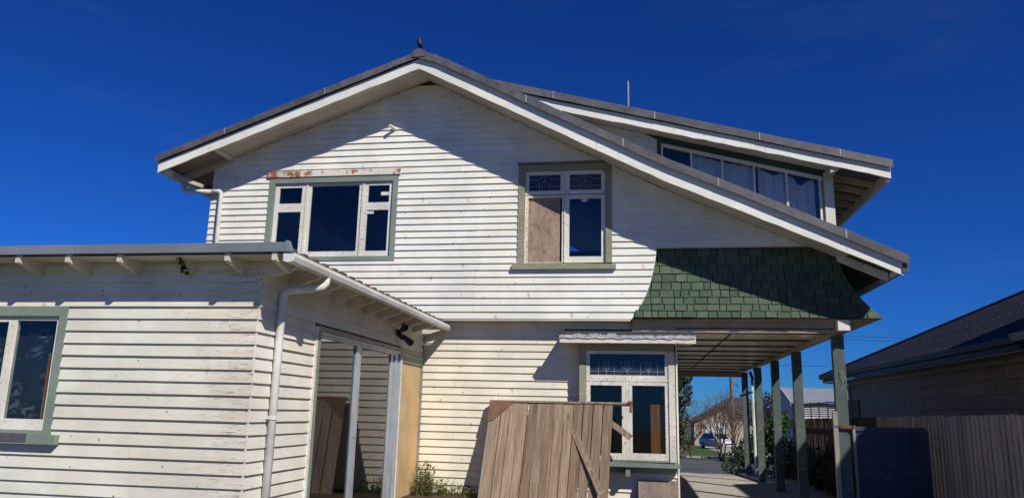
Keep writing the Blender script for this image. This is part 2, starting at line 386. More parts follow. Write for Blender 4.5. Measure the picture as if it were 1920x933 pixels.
# ------------------------------------------------------------------ the house
house = empty('weatherboard_house', (-2, 4, 0))
HO = Vector((-2, 4, 0))
tag(house, 'old two-storey cream weatherboard house with peeling paint, green shingle skirt and carport', 'house')
def P(o):                                   # parent while keeping world coordinates
    o.parent = house; o.matrix_parent_inverse = Matrix.Translation(-HO); return o
W = -.24                                    # face of the upper wall; the ground-floor wall is at 0
APX = -3.51
def barge_z(x):                             # underside of the gable's barge boards
    if x < APX: return 7.01+(x-APX)*.366
    if x < .4: return 7.01+(x-APX)*-.5192
    return 4.98+(x-.4)*-.449
def top_off(x): return .30 if x < APX else (.36 if x < 1.5 else .36-.05*(x-1.5)/2.2)
def soffit_z(x): return barge_z(x)+.06
XL, XR = -8.04, 3.66
def scribe(z):                              # curved right-hand end of the upper boards
    T = [(4.11, .29), (3.9, .27), (3.77, .24), (3.62, .21), (3.46, .16), (3.29, .09), (3.14, .01), (2.97, -.11)]
    if z >= T[0][0]: return T[0][1]
    for (a, xa), (b, xb) in zip(T, T[1:]):
        if z >= b: return xb+(xa-xb)*(z-b)/(a-b)
    return T[-1][1]
def front(P0): return lambda u, n, z: (u, P0-n, z)
def side(P0): return lambda u, n, z: (P0+n, u, z)
def board(parent, mp, b0, b1, t0, t1, zb, zt, mat, jit=.0016):
    L = b1-b0
    if L < .03: return
    n = max(1, min(5, int(L/.8)+1)); v = []; dz = jr(.0015); dn = jr(.0015)
    for i in range(n+1):
        k = i/n; ub = b0+(b1-b0)*k; ut = t0+(t1-t0)*k; q = jr(jit); s = jr(jit)
        v += [mp(ub, .026+dn+q, zb+dz+s), mp(ut, .004, zt), mp(ub, -.018, zb+dz+s), mp(ut, -.018, zt)]
    f = []
    for i in range(n):
        a, b = i*4, i*4+4
        f += [(a, b, b+1, a+1), (a+2, b+2, b, a), (a+1, b+1, b+3, a+3)]
    f += [(0, 1, 3, 2), (n*4, n*4+2, n*4+3, n*4+1)]
    mesh('weatherboard', v, f, mat, parent)
def boards(parent, mp, rows, left, right, holes, mat, joints=None, gap=0):
    """rows of lapped boards between left(z) and right(z), cut round the holes (u0,u1,z0,z1)"""
    for zb, zt in rows:
        l0, l1, r0, r1 = left(zb), left(zt), right(zb), right(zt)
        cuts = sorted([(h[0], h[1]) for h in holes if h[2] < zb+.05 and h[3] > zb+.05])
        segs = []; s = None
        for a, b in cuts:
            segs.append((s, a)); s = b
        segs.append((s, None))
        for a, b in segs:
            e0, e1 = (l0+random.uniform(0, gap), l1+random.uniform(0, gap)) if a is None else (a, a)
            g0, g1 = (r0-random.uniform(0, gap), r1) if b is None else (b, b)
            if gap and b is None: g1 = g0
            if g0-e0 < .03 and g1-e1 < .03: continue
            if max(g1-e1, 0) < .02: e1 = g1 = (e1+g1)/2
            j = joints(zb) if joints else None
            if j is not None and e0+.3 < j < g0-.3:
                board(parent, mp, e0, j-.001, e1, j-.001, zb, zt, mat); board(parent, mp, j+.002, g0, j+.002, g1, zb, zt, mat)
            else: board(parent, mp, e0, g0, e1, g1, zb, zt, mat)
def backing(name, mp, xs, top, bot, holes, mat, n0=-.03, n1=-.12):
    """wall core with real openings: vertical strips cut at each hole edge"""
    us = sorted(set(xs+[h[0] for h in holes]+[h[1] for h in holes])); mb = MB()
    mpp = lambda u, y, z: mp(u, y, z)
    for a, b in zip(us, us[1:]):
        hs = sorted([(h[2], h[3]) for h in holes if h[0] <= a+1e-6 and h[1] >= b-1e-6]); z = None
        lo = [bot, bot]
        for z0, z1 in hs:
            if z0 > lo[0]+.001: mb.prism([(a, lo[0]), (b, lo[1]), (b, z0), (a, z0)], n0, n1, mpp)
            lo = [z1, z1]
        if top(a)-lo[0] > .001 or top(b)-lo[1] > .001:
            mb.prism([(a, lo[0]), (b, lo[1]), (b, max(top(b), lo[1])), (a, max(top(a), lo[0]))], n0, n1, mpp)
    return P(mb.build(name, mat))

# --- upper gable wall
WIN1 = (-6.28, -3.96, 3.93, 5.40)
WIN2 = (-1.91, -.40, 3.80, 5.50)
gwall = backing('gable_wall', front(W), [-7.34, APX, -.15, .4, 2.9], lambda x: soffit_z(x)+.02, 2.98, [WIN1, WIN2, (-.15, 2.9, 2.98, 4.08)], 'dark_wood')
rows = [(2.975+k*.1115, 2.975+(k+1)*.1115+.004) for k in range(38)]
def gl(z): return max(-7.36, APX-(7.07-z)/.366)
def gr(z):
    x = APX+(7.07-z)/.5192
    if x > .4: x = .4+(5.04-z)/.449
    return x
rows_up = [r for r in rows if r[1] < 7.06]
rows_a = [r for r in rows_up if r[0] >= 4.075]; rows_b = [r for r in rows_up if r[0] < 4.075]
def jn(z): return random.choice([None, -3.87, -3.86, None, -3.88, .0-2.6]) if z < 5.2 else random.choice([None, None, None, -5.0, -2.9])
boards(gwall, front(W), [(max(a, 4.10) if abs(a-4.09) < .012 else a, b) for a, b in rows_a], gl, gr, [WIN1, WIN2], 'board_up', jn)
boards(gwall, front(W), rows_b, gl, scribe, [WIN1, WIN2], 'board_up', jn)
# bottom lip of the overhanging upper wall
P(box('wall_drip_board', -7.3, -.12, W-.018, W+.22, 2.945, 2.974, 'soffit'))

# --- ground-floor wall
ORI = (-.92, .53, .80, 2.62)
lwall = backing('ground_floor_wall', front(0), [-3.47, .55], lambda x: 2.94, 0, [(-.80, .43, .88, 2.5)], 'dark_wood')
rows = [(.06+k*.1157, .06+(k+1)*.1157+.004) for k in range(25)]
rows = [r for r in rows if r[1] < 2.96]
boards(lwall, front(0), rows, lambda z: -3.45, lambda z: .55, [(-.93, .53, .80, 2.62)], 'board_low', lambda z: random.choice([None, None, -2.2, -1.6, -2.9]))
P(box('corner_board', .55, .575, -.03, .12, 0, 2.78, 'board_low'))

# --- side and rear walls, floors (hardly seen, they close the volume)
for nm, a in {'end_wall': (-7.34, -7.24, W+.13, 9.6, 2.9, 5.6), 'carport_wall': (.45, .55, .13, 10.6, 0, 2.8), 'rear_wall': (-9.5, .45, 9.5, 9.6, 0, 2.94), 'upper_rear_wall': (-7.24, 2.82, 9.5, 9.6, 2.98, 3.9), 'inner_wall': (-9.5, -3.6, -.02, .06, .28, 2.88),
              'outer_wall': (2.82, 2.9, .03, 9.5, 2.97, 3.85), 'annex_end_wall': (-9.6, -9.5, -5.4, 9.6, 0, 2.88)}.items():
    P(box(nm, *a, 'board_up'))
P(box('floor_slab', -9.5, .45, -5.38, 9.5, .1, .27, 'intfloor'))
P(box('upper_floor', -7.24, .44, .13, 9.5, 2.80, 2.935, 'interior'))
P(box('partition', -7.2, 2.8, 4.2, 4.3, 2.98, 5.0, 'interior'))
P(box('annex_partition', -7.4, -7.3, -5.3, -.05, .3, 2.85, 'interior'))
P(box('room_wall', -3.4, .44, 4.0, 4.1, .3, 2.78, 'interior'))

# --- windows --------------------------------------------------------------
def pane(parent, x0, x1, y, z0, z1, mat='glass', nm='pane'):
    return box(nm, x0, x1, y, y+.004, z0, z1, mat, parent)
def framebox(name, mp, outer, inner, n0, n1, mat, parent=None):
    (a0, a1, c0, c1), (b0, b1, d0, d1) = outer, inner
    mb = MB()
    for (u0, u1, z0, z1) in ((a0, b0, c0, c1), (b1, a1, c0, c1), (b0, b1, c0, d0), (b0, b1, d1, c1)):
        if u1-u0 > .002 and z1-z0 > .002:
            mb.prism([(u0, z0), (u1, z0), (u1, z1), (u0, z1)], n0, n1, mp)
    return mb.build(name, mat, parent)
def sash(parent, mp, u0, u1, z0, z1, g, mat, gmat='glass', n=(-.012, -.05), gb=None):
    gb = gb or g
    s = framebox('sash', mp, (u0, u1, z0, z1), (u0+g, u1-g, z0+gb, z1-g), n[0], n[1], mat, parent)
    mb = MB().prism([(u0+g, z0+gb), (u1-g, z0+gb), (u1-g, z1-g), (u0+g, z1-g)], n[0]-.018, n[0]-.022, mp)
    p_ = mb.build('pane', gmat, parent)
    return p_
FW = front(W)
# upper left window: three lights with small top lights
w1 = P(framebox('window', FW, WIN1, (-6.18, -4.05, 4.005, 5.30), .028, -.10, 'green_trim'))
tag(w1, 'grey green framed upper window of five panes')
sash(w1, FW, -6.175, -5.61, 4.87, 5.30, .075, 'white_sash'); sash(w1, FW, -6.175, -5.61, 4.01, 4.868, .072, 'white_sash')
sash(w1, FW, -5.57, -4.60, 4.01, 5.30, .055, 'white_sash', n=(-.018, -.06), gb=.09)
sash(w1, FW, -4.56, -4.055, 4.87, 5.30, .065, 'white_sash'); sash(w1, FW, -4.56, -4.055, 4.01, 4.868, .065, 'white_sash', gb=.09)
for x0, x1 in ((-5.608, -5.572), (-4.598, -4.562)): box('mullion', x0, x1, W-.0, W+.08, 4.01, 5.30, 'white_sash', w1).location
box('head_flashing', -5.72, -3.93, W-.045, W+.0, 5.405, 5.50, 'rust_flash', w1); box('head_flashing', -6.33, -5.722, W-.047, W+.0, 5.403, 5.502, 'rust_heavy', w1)
box('sticker', -4.50, -4.38, W+.027, W+.0285, 4.74, 4.80, 'gutter', w1)
box('sticker', -4.27, -4.12, W+.027, W+.0285, 5.06, 5.12, 'rust_flash', w1)
for c in w1.children: c.matrix_parent_inverse = Matrix.Identity(4)
# upper right window
w2 = P(framebox('window', FW, (-1.91, -.40, 3.86, 5.50), (-1.81, -.50, 3.862, 5.40), .03, -.10, 'olive_trim'))
tag(w2, 'olive green framed upper window with one light boarded in plywood')
sash(w2, FW, -1.805, -1.165, 5.0, 5.395, .062, 'white_sash', 'glass_old'); sash(w2, FW, -1.145, -.505, 5.0, 5.395, .065, 'white_sash', 'glass_old')
sash(w2, FW, -1.145, -.505, 3.87, 4.985, .065, 'white_sash', gb=.10)
framebox('sash', FW, (-1.805, -1.165, 3.87, 4.985), (-1.75, -1.20, 3.88, 4.95), -.015, -.06, 'worn_sash', w2)
box('mullion', -1.163, -1.147, W+.0, W+.07, 3.87, 5.395, 'white_sash', w2)
box('plywood_panel', -1.748, -1.235, W+.05, W+.062, 3.885, 4.945, 'ply', w2)
box('board_gap', -1.235, -1.202, W+.075, W+.08, 3.885, 4.945, 'dark_wood', w2)
mb = MB().prism([(-1.99, 3.755), (-.34, 3.755), (-.34, 3.83), (-1.97, 3.858)], .075, -.05, FW); mb.build('sill', 'olive_trim', w2)
box('head_flashing', -1.93, -.38, W-.05, W+.0, 5.503, 5.535, 'ply_dark', w2)
mb = MB(); n = 14
mb.add([(-.84+.058*math.cos(2*math.pi*k/n), W+.0285, 4.90+.034*math.sin(2*math.pi*k/n)) for k in range(n)], [tuple(range(n))]).build('sticker', 'gutter', w2)
def cames(parent, y, segs, r=.0045):
    mb = MB()
    for pts in segs: mb.tube([(x, y, z) for x, z in pts], r, 4)
    return mb.build('lead_came', 'lead', parent)
def lead_fan(x0, x1, z0, z1):
    cx = (x0+x1)/2; h = z1-z0; s = []
    s += [[(x0, z0+.3*h), (cx-.09, z0+.3*h)], [(cx+.09, z0+.3*h), (x1, z0+.3*h)], [(x0, z0+.72*h), (cx-.13, z0+.72*h)], [(cx+.13, z0+.72*h), (x1, z0+.72*h)]]
    s += [[(cx-.09, z0), (cx-.09, z0+.45*h), (cx-.13, z0+.72*h), (cx, z1-.02), (cx+.13, z0+.72*h), (cx+.09, z0+.45*h), (cx+.09, z0)]]
    s += [[(cx-.045, z0), (cx-.045, z0+.5*h), (cx, z0+.7*h), (cx+.045, z0+.5*h), (cx+.045, z0)], [(cx, z0), (cx, z1)]]
    return s
cames(w2, W+.026, lead_fan(-1.743, -1.227, 5.062, 5.333)); cames(w2, W+.026, lead_fan(-1.08, -.57, 5.065, 5.33))
# box-out window on the ground floor
OY = -.22; FO = front(OY)
ow = P(framebox('box_window', FO, (-.91, .52, .862, 2.60), (-.80, .43, .88, 2.50), .0, -.20, 'olive_trim'))
tag(ow, 'box-out ground floor window with leaded top light and badly peeling sashes')
box('cheek', -.912, -.80, OY+.003, -.0, .80, 2.60, 'olive_trim', ow); box('cheek', .435, .523, OY+.012, -.0, .80, 2.60, 'worn_sash', ow)
box('jamb_board', .432, .526, OY-.012, OY-.001, .87, 2.48, 'worn_sash', ow)
tl = sash(ow, FO, -.80, .43, 2.075, 2.495, .05, 'worn_sash', 'glass_old', (-.006, -.05))
sash(ow, FO, -.80, -.205, .885, 2.03, .06, 'worn_sash', 'glass_old', (-.006, -.05), .09); sash(ow, FO, -.165, .43, .885, 2.03, .055, 'worn_sash', 'glass_old', (-.006, -.05), .10)
box('transom', -.80, .43, OY+.0, OY+.07, 2.032, 2.073, 'worn_sash', ow); box('mullion', -.203, -.167, OY+.003, OY+.07, .885, 2.03, 'worn_sash', ow)
h0, h1 = 2.125, 2.445
sg = [[(-.75, h0+.055), (.38, h0+.055)]]+[[(x, h0), (x, h0+.2)] for x in (-.62, -.38, .02, .27)]
for cx in (-.5, -.18, .14):
    sg += [[(cx-.035, h0+.22), (cx-.035, h0+.1), (cx-.02, h0+.07), (cx, h0+.06), (cx+.02, h0+.07), (cx+.035, h0+.1), (cx+.035, h0+.22)], [(cx, h0), (cx, h0+.2)]]
sg += [[(-.18-.09, h0+.22), (-.18-.09, h0+.13), (-.18-.05, h0+.1)], [(-.18+.09, h0+.22), (-.18+.09, h0+.13), (-.18+.05, h0+.1)]]
cames(ow, OY+.022, sg, .0035)
box('obscure_glass', -.745, .375, OY+.03, OY+.034, 2.13, 2.275, 'frosted', ow)
box('blind', -.745, .375, OY+.12, OY+.125, 2.27, 2.50, 'black', ow)
MB().prism([(-.96, .79), (.575, .79), (.575, .845), (-.96, .86)], .085, -.2, FO).build('sill', 'green_trim', ow)
box('bracket', -.215, -.15, OY-.05, -.02, .655, .788, 'olive_trim', ow)
box('under_board', -.93, .53, OY+.12, OY+.20, .69, .785, 'green_trim', ow)
# little hood roof over it
hd = P(MB().prism([(-.0, 2.85), (-.47, 2.68), (-.47, 2.66), (-.0, 2.62)], -1.16, .80, lambda a, b, z: (b, a, z)).build('window_hood', 'bitumen'))
box('hood_fascia', -1.19, .83, -.485, -.472, 2.588, 2.665, 'white_sash', hd)
box('hood_soffit', -1.16, .80, -.47, -.03, 2.60, 2.615, 'soffit', hd)
mb = MB(); xs = [-1.2+k*.035 for k in range(59)]
fr_ = [(x, -.497-.004*math.sin(k*1.7), 2.672+.006*math.sin(k*.9)+jr(.004)) for k, x in enumerate(xs)]
mb.add([p for k, x in enumerate(xs) for p in (fr_[k], (x, -.40+jr(.01), 2.715+jr(.006)), (x, -.50, fr_[k][2]-.018))],
       [(3*k, 3*k+3, 3*k+4, 3*k+1) for k in range(58)]+[(3*k+2, 3*k+5, 3*k+3, 3*k) for k in range(58)]).build('lead_flashing', 'leadsheet', hd)
mb = MB(); xs = [-1.0+k*.03 for k in range(24)]
zz = [(2.685+jr(.005), 2.715+.01*math.sin(k*.7)+jr(.009)) for k in range(24)]
mb.add([p for k, x in enumerate(xs) for p in ((x, -.455+jr(.01), zz[k][0]+.01), (x, -.33+jr(.02), zz[k][1]+.02))], [(2*k, 2*k+2, 2*k+3, 2*k+1) for k in range(23)]).build('crumpled_lead', 'lead', hd)
# varnished timber seen inside the box window
box('inner_board', .16, .37, OY+.085, OY+.10, .93, 1.70, 'orange_wood', ow)

# --- plumbing vent, gable roof edges ---------------------------------------
P(MB().tube([(-4.05, W+.03, 6.21), (-4.13, W-.15, 6.235)], .028, 10).build('vent_pipe', 'pvc'))
def strip(name, x0, x1, o0, o1, y0, y1, mat, jl=0, ju=0, step=.16, parent=None, basef=barge_z, off=lambda x: 0):
    """sloping board that follows the roof edge between vertical offsets o0 and o1"""
    n = max(1, int((x1-x0)/step)); v = []; f = []
    for i in range(n+1):
        x = x0+(x1-x0)*i/n; a = basef(x)+o0+off(x)+(random.uniform(0, jl) if 0 < i < n else 0); b = basef(x)+o1+off(x)-(random.uniform(0, ju) if 0 < i < n else 0)
        v += [(x, y0, a), (x, y0, b), (x, y1, b), (x, y1, a)]
    for i in range(n):
        a = 4*i; b = a+4
        f += [(a, b, b+1, a+1), (a+1, b+1, b+2, a+2), (a+2, b+2, b+3, a+3), (a+3, b+3, b, a)]
    f += [(0, 1, 2, 3), (4*n, 4*n+3, 4*n+2, 4*n+1)]
    o_ = mesh(name, v, f, mat, parent)
    return o_ if parent else P(o_)
BY = -.87
rf = strip('roof', XL, APX, .10, .285, BY+.035, 9.6, 'roof_metal', step=2)
tag(rf, 'dark weathered roof slope')
tag(strip('roof', APX, 3.66, .10, .33, BY+.035, 9.6, 'roof_metal', step=.5), 'long low roof slope over the shingle skirt')
strip('barge_board', XL+.02, APX, 0, .175, BY, BY+.032, 'barge', .012, .006)
for a, b in ((APX, -.62), (-.615, 3.64)): strip('barge_board', a, b, 0, .25, BY, BY+.032, 'barge', .012, .0)
# metal edge flashing in overlapping lengths
def flashing(x0, x1, o0, o1, basef, ya, yb, mat='roof_metal', lens=(1.2, 1.9)):
    x = x0; k = 0
    while x < x1-.05:
        e = min(x1, x+random.uniform(*lens))
        if x1-e < .4: e = x1
        d = .004*(k % 2)+jr(.0015); v = []; f = []; n = max(1, int((e-x)/.3))
        for i in range(n+1):
            xx = x+(e-x+.03)*i/n if e < x1 else x+(e-x)*i/n
            a, b = o0(xx) if callable(o0) else o0, o1(xx) if callable(o1) else o1
            a += jr(.004); b += jr(.003); z = basef(xx)
            v += [(xx, ya-d, z+a), (xx, ya-d+.002, z+b), (xx, yb, z+b+.015), (xx, ya-d+.02, z+a)]
        for i in range(n):
            p_ = 4*i; q = p_+4
            f += [(p_, q, q+1, p_+1), (p_+1, q+1, q+2, p_+2), (p_+3, q+3, q, p_)]
        f += [(0, 1, 3), (4*n, 4*n+3, 4*n+1)]
        fo = P(mesh('roof_flashing', v, f, mat))
        if x > x0:
            zb_, zt_ = [basef(x)+(q(x) if callable(q) else q) for q in (o0, o1)]
            MB().box(x-.008, x+.012, ya-.009, ya-.0065, zb_+.004, zt_-.002).build('seam', 'leadsheet', fo)
        x = e; k += 1
flashing(XL-.02, APX+.01, .185, .30, barge_z, BY-.055, BY+.3)
flashing(APX-.01, 3.72, lambda x: top_off(x)-.135, top_off, barge_z, BY-.06, BY+.3)
mb = MB().prism([(APX-.11, 7.19), (APX+.11, 7.19), (APX+.11, 7.29), (APX, 7.345), (APX-.11, 7.29)], BY-.07, BY+.05); P(mb.build('ridge_cap', 'roof_metal'))
P(MB().tube([(APX, BY+.1, 7.345), (APX, 9.6, 7.345)], .045, 8).build('ridge_roll', 'roof_metal'))
# soffit lining boards under the verge
for k in range(5):
    y0 = W-.022-k*.118; strip('soffit_board', -7.02, APX-.0, .06+jr(.003), .08, y0-.114, y0, 'soffit', 0, 0, 1.2)
    strip('soffit_board', APX, 3.0, .06+jr(.003), .08, y0-.114, y0, 'soffit', 0, 0, .8)
strip('soffit_batten', -7.06, -6.98, .02, .062, BY+.04, W-.02, 'soffit', step=.08)
strip('verge_rafter', -7.96, -7.0, -.02, .10, W-.06, W-.012, 'tail', step=.5)
strip('eave_lining', -7.95, -7.08, .092, .10, BY+.04, 9, 'ply_dark', step=.5)
# rafter that pokes out past the shingle skirt
strip('verge_rafter', 2.9, 3.58, -.03, .13, -.42, -.36, 'barge', step=.3)
strip('eave_lining', 2.75, 3.6, .085, .10, BY+.04, 9, 'dark_wood', step=.5)
P(box('eave_fascia', 3.60, 3.63, BY+.04, 9.5, 3.56, 3.74, 'barge'))
P(MB().prism([(3.635, 3.56), (3.70, 3.58), (3.73, 3.70), (3.64, 3.70)], BY-.02, 9.5).build('eave_gutter', 'roof_metal'))
# left eave: gutter, stays and downpipe
P(MB().prism([(-8.00, 5.36), (-7.90, 5.36), (-7.89, 5.46), (-8.02, 5.46)], BY+.05, 9.5).build('eave_gutter', 'gutter'))
for yy in (-.55, 1.0, 2.4): P(MB().beam((-7.93, yy, 5.40), (-7.36, yy, 5.20), .05, .06).build('eave_stay', 'tail'))
dp = P(MB().tube([(-7.80, -.42, 5.36), (-7.80, -.42, 5.20), (-7.77, -.42, 5.17), (-7.3, -.37, 5.15)], .04, 10).tube([(-7.3, -.34, 5.16), (-7.18, -.32, 5.17), (-7.145, -.31, 5.13), (-7.135, -.31, 2.96)], .043, 10).build('downpipe', 'pvc', smooth=True))
tag(dp, 'white downpipe from the upper eave')

# --- dormer ----------------------------------------------------------------
def dz(x): return 5.20-(x-3.86)*.262        # underside of dormer barge
dm = strip('dormer_roof', -3.4, 3.86, .08, .27, .035, 6.5, 'roof_metal', step=2, basef=dz)
strip('dormer_barge', -2.2, 3.87, 0, .175, 0, .032, 'barge', .016, .012, basef=dz, off=lambda x: -.02*(3.86-x)/6)
flashing(-2.75, 3.90, .165, .295, dz, -.05, .3)
for k in range(3): strip('dormer_soffit_board', -1.5, 3.1, .055, .07, .035+k*.13, .16+k*.13, 'soffit', basef=dz, step=1.5)
DY = .42
def dormer_top(x): return dz(x)+.05
mb = MB().prism([(-1.6, 5.0), (.35, 5.0), (.35, dormer_top(.35)), (-1.6, dormer_top(-1.6))], DY, DY+.08)
dwall = P(mb.build('dormer_wall', 'dark_wood'))
for k in range(14):
    z0 = 5.1+k*.1115
    x0 = -1.5; xe, xf = [min(.34, 3.86+(5.245-q)/.262) for q in (z0, z0+.1155)]
    if xf-x0 > .1: board(dwall, front(DY), x0, xe, x0, xf, z0, z0+.1155, 'board_up')
def dwz(x): return dz(x)-.085
dwn = P(MB().prism([(.34, dz(.34)+.05), (.40, dz(.4)+.05), (.40, 4.9), (.34, 5.0)], DY-.02, DY+.06)
        .prism([(.40, dz(.40)-.055), (2.97, dz(2.97)-.055), (2.97, dz(2.97)+.05), (.40, dz(.4)+.05)], DY-.02, DY+.06).build('dormer_window', 'dark_trim'))
tag(dwn, 'sloping row of five dormer panes, four curtained')
MB().prism([(.40, dz(.40)-.115), (2.96, dz(2.96)-.115), (2.96, dz(2.96)-.056), (.40, dz(.4)-.056)], DY-.004, DY+.04).build('head_rail', 'white_sash', dwn)
mx = [.42, .90, 1.40, 1.905, 2.41, 2.92]
for x in mx: MB().prism([(x-.016, 4.5), (x+.016, 4.5), (x+.016, dz(x)-.117), (x-.016, dz(x)-.112)], DY-.002, DY+.04).build('mullion', 'white_sash', dwn)
for a, b in zip(mx, mx[1:]):
    MB().prism([(a+.016, 4.5), (b-.016, 4.5), (b-.016, dz(b)-.12), (a+.016, dz(a)-.12)], DY+.014, DY+.018).build('pane', 'glass_clear', dwn)
def curtain(x0, x1, sag=.0):
    v = []; n = 26
    for i in range(n+1):
        x = x0+(x1-x0)*i/n; y = DY+.13+.02*math.sin(x*34)+.008*math.sin(x*71); t_ = dz(x)-.10-sag*math.sin(math.pi*i/n)**3
        v += [(x, y, 4.4), (x, y, t_)]
    return mesh('curtain', v, [(2*i, 2*i+2, 2*i+3, 2*i+1) for i in range(n)], 'curtain_blue', dwn, True)
curtain(.92, 1.92, .02); curtain(1.98, 2.42, .06); curtain(2.42, 2.86, .13)
P(box('dormer_corner_post', 2.975, 3.12, DY-.03, DY+.10, 4.3, dz(3.05)+.03, 'white_sash'))
P(MB().prism([(3.0, dz(3.0)-.10), (3.13, dz(3.1)-.02), (3.18, dz(3.15)+.055), (3.0, dz(3.0)+.05)], .04, DY-.03).build('dormer_bracket', 'soffit'))
P(box('dormer_front_wall', 2.98, 3.10, DY+.1, 6.4, 3.9, 5.44, 'board_up'))
P(box('dormer_back_wall', -3.0, 3.1, 6.3, 6.4, 4.0, 5.35, 'board_up'))
for k in range(9):
    y0 = .55+k*.42; P(MB().prism([(3.1, dz(3.1)-.03), (3.8, dz(3.8)+.0), (3.8, dz(3.8)+.08), (3.1, dz(3.1)+.08)], y0, y0+.05).build('dormer_rafter', 'grey_trim'))
P(MB().prism([(3.80, dz(3.8)-.06), (3.85, dz(3.8)-.06), (3.86, dz(3.8)+.09), (3.80, dz(3.8)+.1)], .035, 6.4).build('dormer_eave_gutter', 'soffit'))
P(MB().tube([(-.14, .9, 6.6), (-.14, .9, 7.42)], .016, 6).build('roof_vent_rod', 'leadsheet'))

# --- green shingle skirt ----------------------------------------------------
RZ = [4.10, 3.955, 3.83, 3.69, 3.56, 3.435, 3.32, 3.21, 3.105, 3.00]
def fl(z): return max(0, min(1, (4.1-z)/1.1))
def sky_(z): return -.15-.13*fl(z)**1.8                 # front flare
def skx(z): return 2.96+.50*fl(z)**2.3+.035*fl(z)        # corner flare to the right
zs = [4.12-(4.12-2.985)*k/12 for k in range(13)]
v = []
for z in zs: v += [(scribe(z)-.12 if z > 3.2 else scribe(z), sky_(z)+.02, z), (skx(z)-.02, sky_(z)+.02, z), (skx(z)-.02, 9.0, z)]
skirt = P(mesh('shingle_skirt', v, [q for i in range(12) for q in ((3*i, 3*i+3, 3*i+4, 3*i+1), (3*i+1, 3*i+4, 3*i+5, 3*i+2))], 'dark_wood'))
tag(skirt, 'flared skirt of dark green shingles above the carport')
for i in range(9):
    z1, z0 = RZ[i], RZ[i+1]
    x = scribe((z0+z1)/2)-(.1 if z1 > 3.3 else .01)
    while x < skx(z0)-.01:
        wd = random.choice([.10, .13, .15, .17, .19, .21]); e = x+wd
        if skx(z0)-e < .07: e = skx(z0)+.004
        g = .0055+abs(jr(.002)); dzb = jr(.006); pr = .020+jr(.005)
        xr1 = min(e-g, skx(z1)+.006) if e > skx(z1) else e-g
        xl1 = min(x+g+jr(.003), xr1-.005)
        yb, yt = sky_(z0)-pr, sky_(z1)-.004
        zl = z0+dzb
        if scribe(z1)-.1 > x: xl1 = max(xl1, scribe(z1)-.1)
        sp = [(x+g, yb, zl), (e-g, yb, zl+jr(.003)), (xr1, yt, z1+.01), (xl1, yt, z1+.01)]
        cc = Vector(((x+e)/2, yb, (z0+z1)/2)); vv = [Vector(q)-cc for q in sp]+[Vector(q)-cc+Vector((0, .011, 0)) for q in sp]
        mesh('shingle', [tuple(q) for q in vv], BOXF, 'shingle', skirt, loc=cc)
        x = e
# side of the skirt facing the neighbour
for i in range(9):
    z1, z0 = RZ[i], RZ[i+1]; y = sky_(z0)-.01
    while y < 9:
        wd = random.uniform(.5, .9); e = min(9, y+wd)
        vv = [(skx(z0)+.012, y+.004, z0), (skx(z0)+.012, e-.004, z0), (skx(z1)+.004, e-.004, z1+.01), (skx(z1)+.004, max(y+.004, sky_(z1)), z1+.01)]
        cc = Vector((skx(z0), (y+e)/2, z0)); q = [Vector(a)-cc for a in vv]; q += [a-Vector((.011, 0, 0)) for a in q]
        mesh('shingle', [tuple(a) for a in q], BOXF, 'shingle', skirt, loc=cc); y = e
P(box('skirt_head_mould', .28, 2.97, W-.012, W+.13, 4.085, 4.115, 'soffit'))

# --- carport ---------------------------------------------------------------
ce = P(mesh('carport_ceiling', boxv(.56, 2.87, -.14, 10.85, 2.845, 2.86), BOXF, 'dark_wood'))
ys = [.06+k*1.17 for k in range(10)]+[10.75]; ys = [-.05]+ys
for a, b in zip(ys, ys[1:]):
    for x0, x1 in ((.57, 1.40), (1.44, 2.78)):
        if b-a > .2: mesh('ceiling_panel', boxv(x0, x1, a+.02, b-.02, 2.815+jr(.002), 2.83), BOXF, 'ceiling', ce)
for yb in ys[1:-1]: mesh('ceiling_batten', boxv(.57, 2.78, yb-.022, yb+.022, 2.790, 2.8135), BOXF, 'dark_wood', ce)
P(box('carport_beam', -.1, 2.86, -.14, -.05, 2.79, 2.965, 'grey_trim'))
P(box('carport_beam', 2.80, 2.90, -.05, 10.9, 2.765, 2.84, 'grey_trim'))
P(box('carport_beam', .56, 2.95, 10.75, 10.9, 2.66, 2.82, 'grey_trim'))
P(box('beam_end', 2.875, 3.04, -.31, -.16, 2.815, 2.968, 'white_sash'))
P(MB().add([(-.1, -.27, 2.972), (3.49, -.28, 2.985), (3.49, 10.9, 2.985), (2.9, 10.9, 2.90), (2.9, -.14, 2.966), (-.1, -.14, 2.966)], [(0, 1, 4, 5), (1, 2, 3, 4)]).build('skirt_soffit', 'grey_trim'))
P(box('carport_top', .5, 3.46, 9.0, 10.9, 2.98, 3.03, 'nbdark'))
for i, (yy, zt) in enumerate(((.10, 2.79), (3.2, 2.78), (5.6, 2.78), (8.1, 2.78), (10.6, 2.78))):
    n = 8; v = []
    for k in range(n+1):
        z = zt*k/n-.02*(k == 0); jx, jy = jr(.003), jr(.003)
        v += [(2.865+jx, yy-.05, z), (3.03+jx, yy-.05, z), (3.03+jx, yy+.06, z), (2.865+jx, yy+.06, z)]
    f = [(4*k+a, 4*k+(a+1) % 4, 4*k+4+(a+1) % 4, 4*k+4+a) for k in range(n) for a in range(4)]+[(3, 2, 1, 0), (4*n, 4*n+1, 4*n+2, 4*n+3)]
    P(mesh('carport_post', v, f, 'post'))
P(MB().beam((2.96, 8.16, 2.3), (2.96, 8.75, 2.76), .06, .06, (1, 0, 0)).build('post_brace', 'post'))
P(MB().beam((2.80, 10.5, 2.12), (3.05, 9.9, 2.22), .05, .05, (0, 0, 1)).build('post_rail', 'post'))
P(MB().tube([(3.08, 10.45, 2.80), (3.14, 10.45, 2.62), (3.14, 10.45, 2.40)], .045, 8).build('pipe_elbow', 'nbdark'))
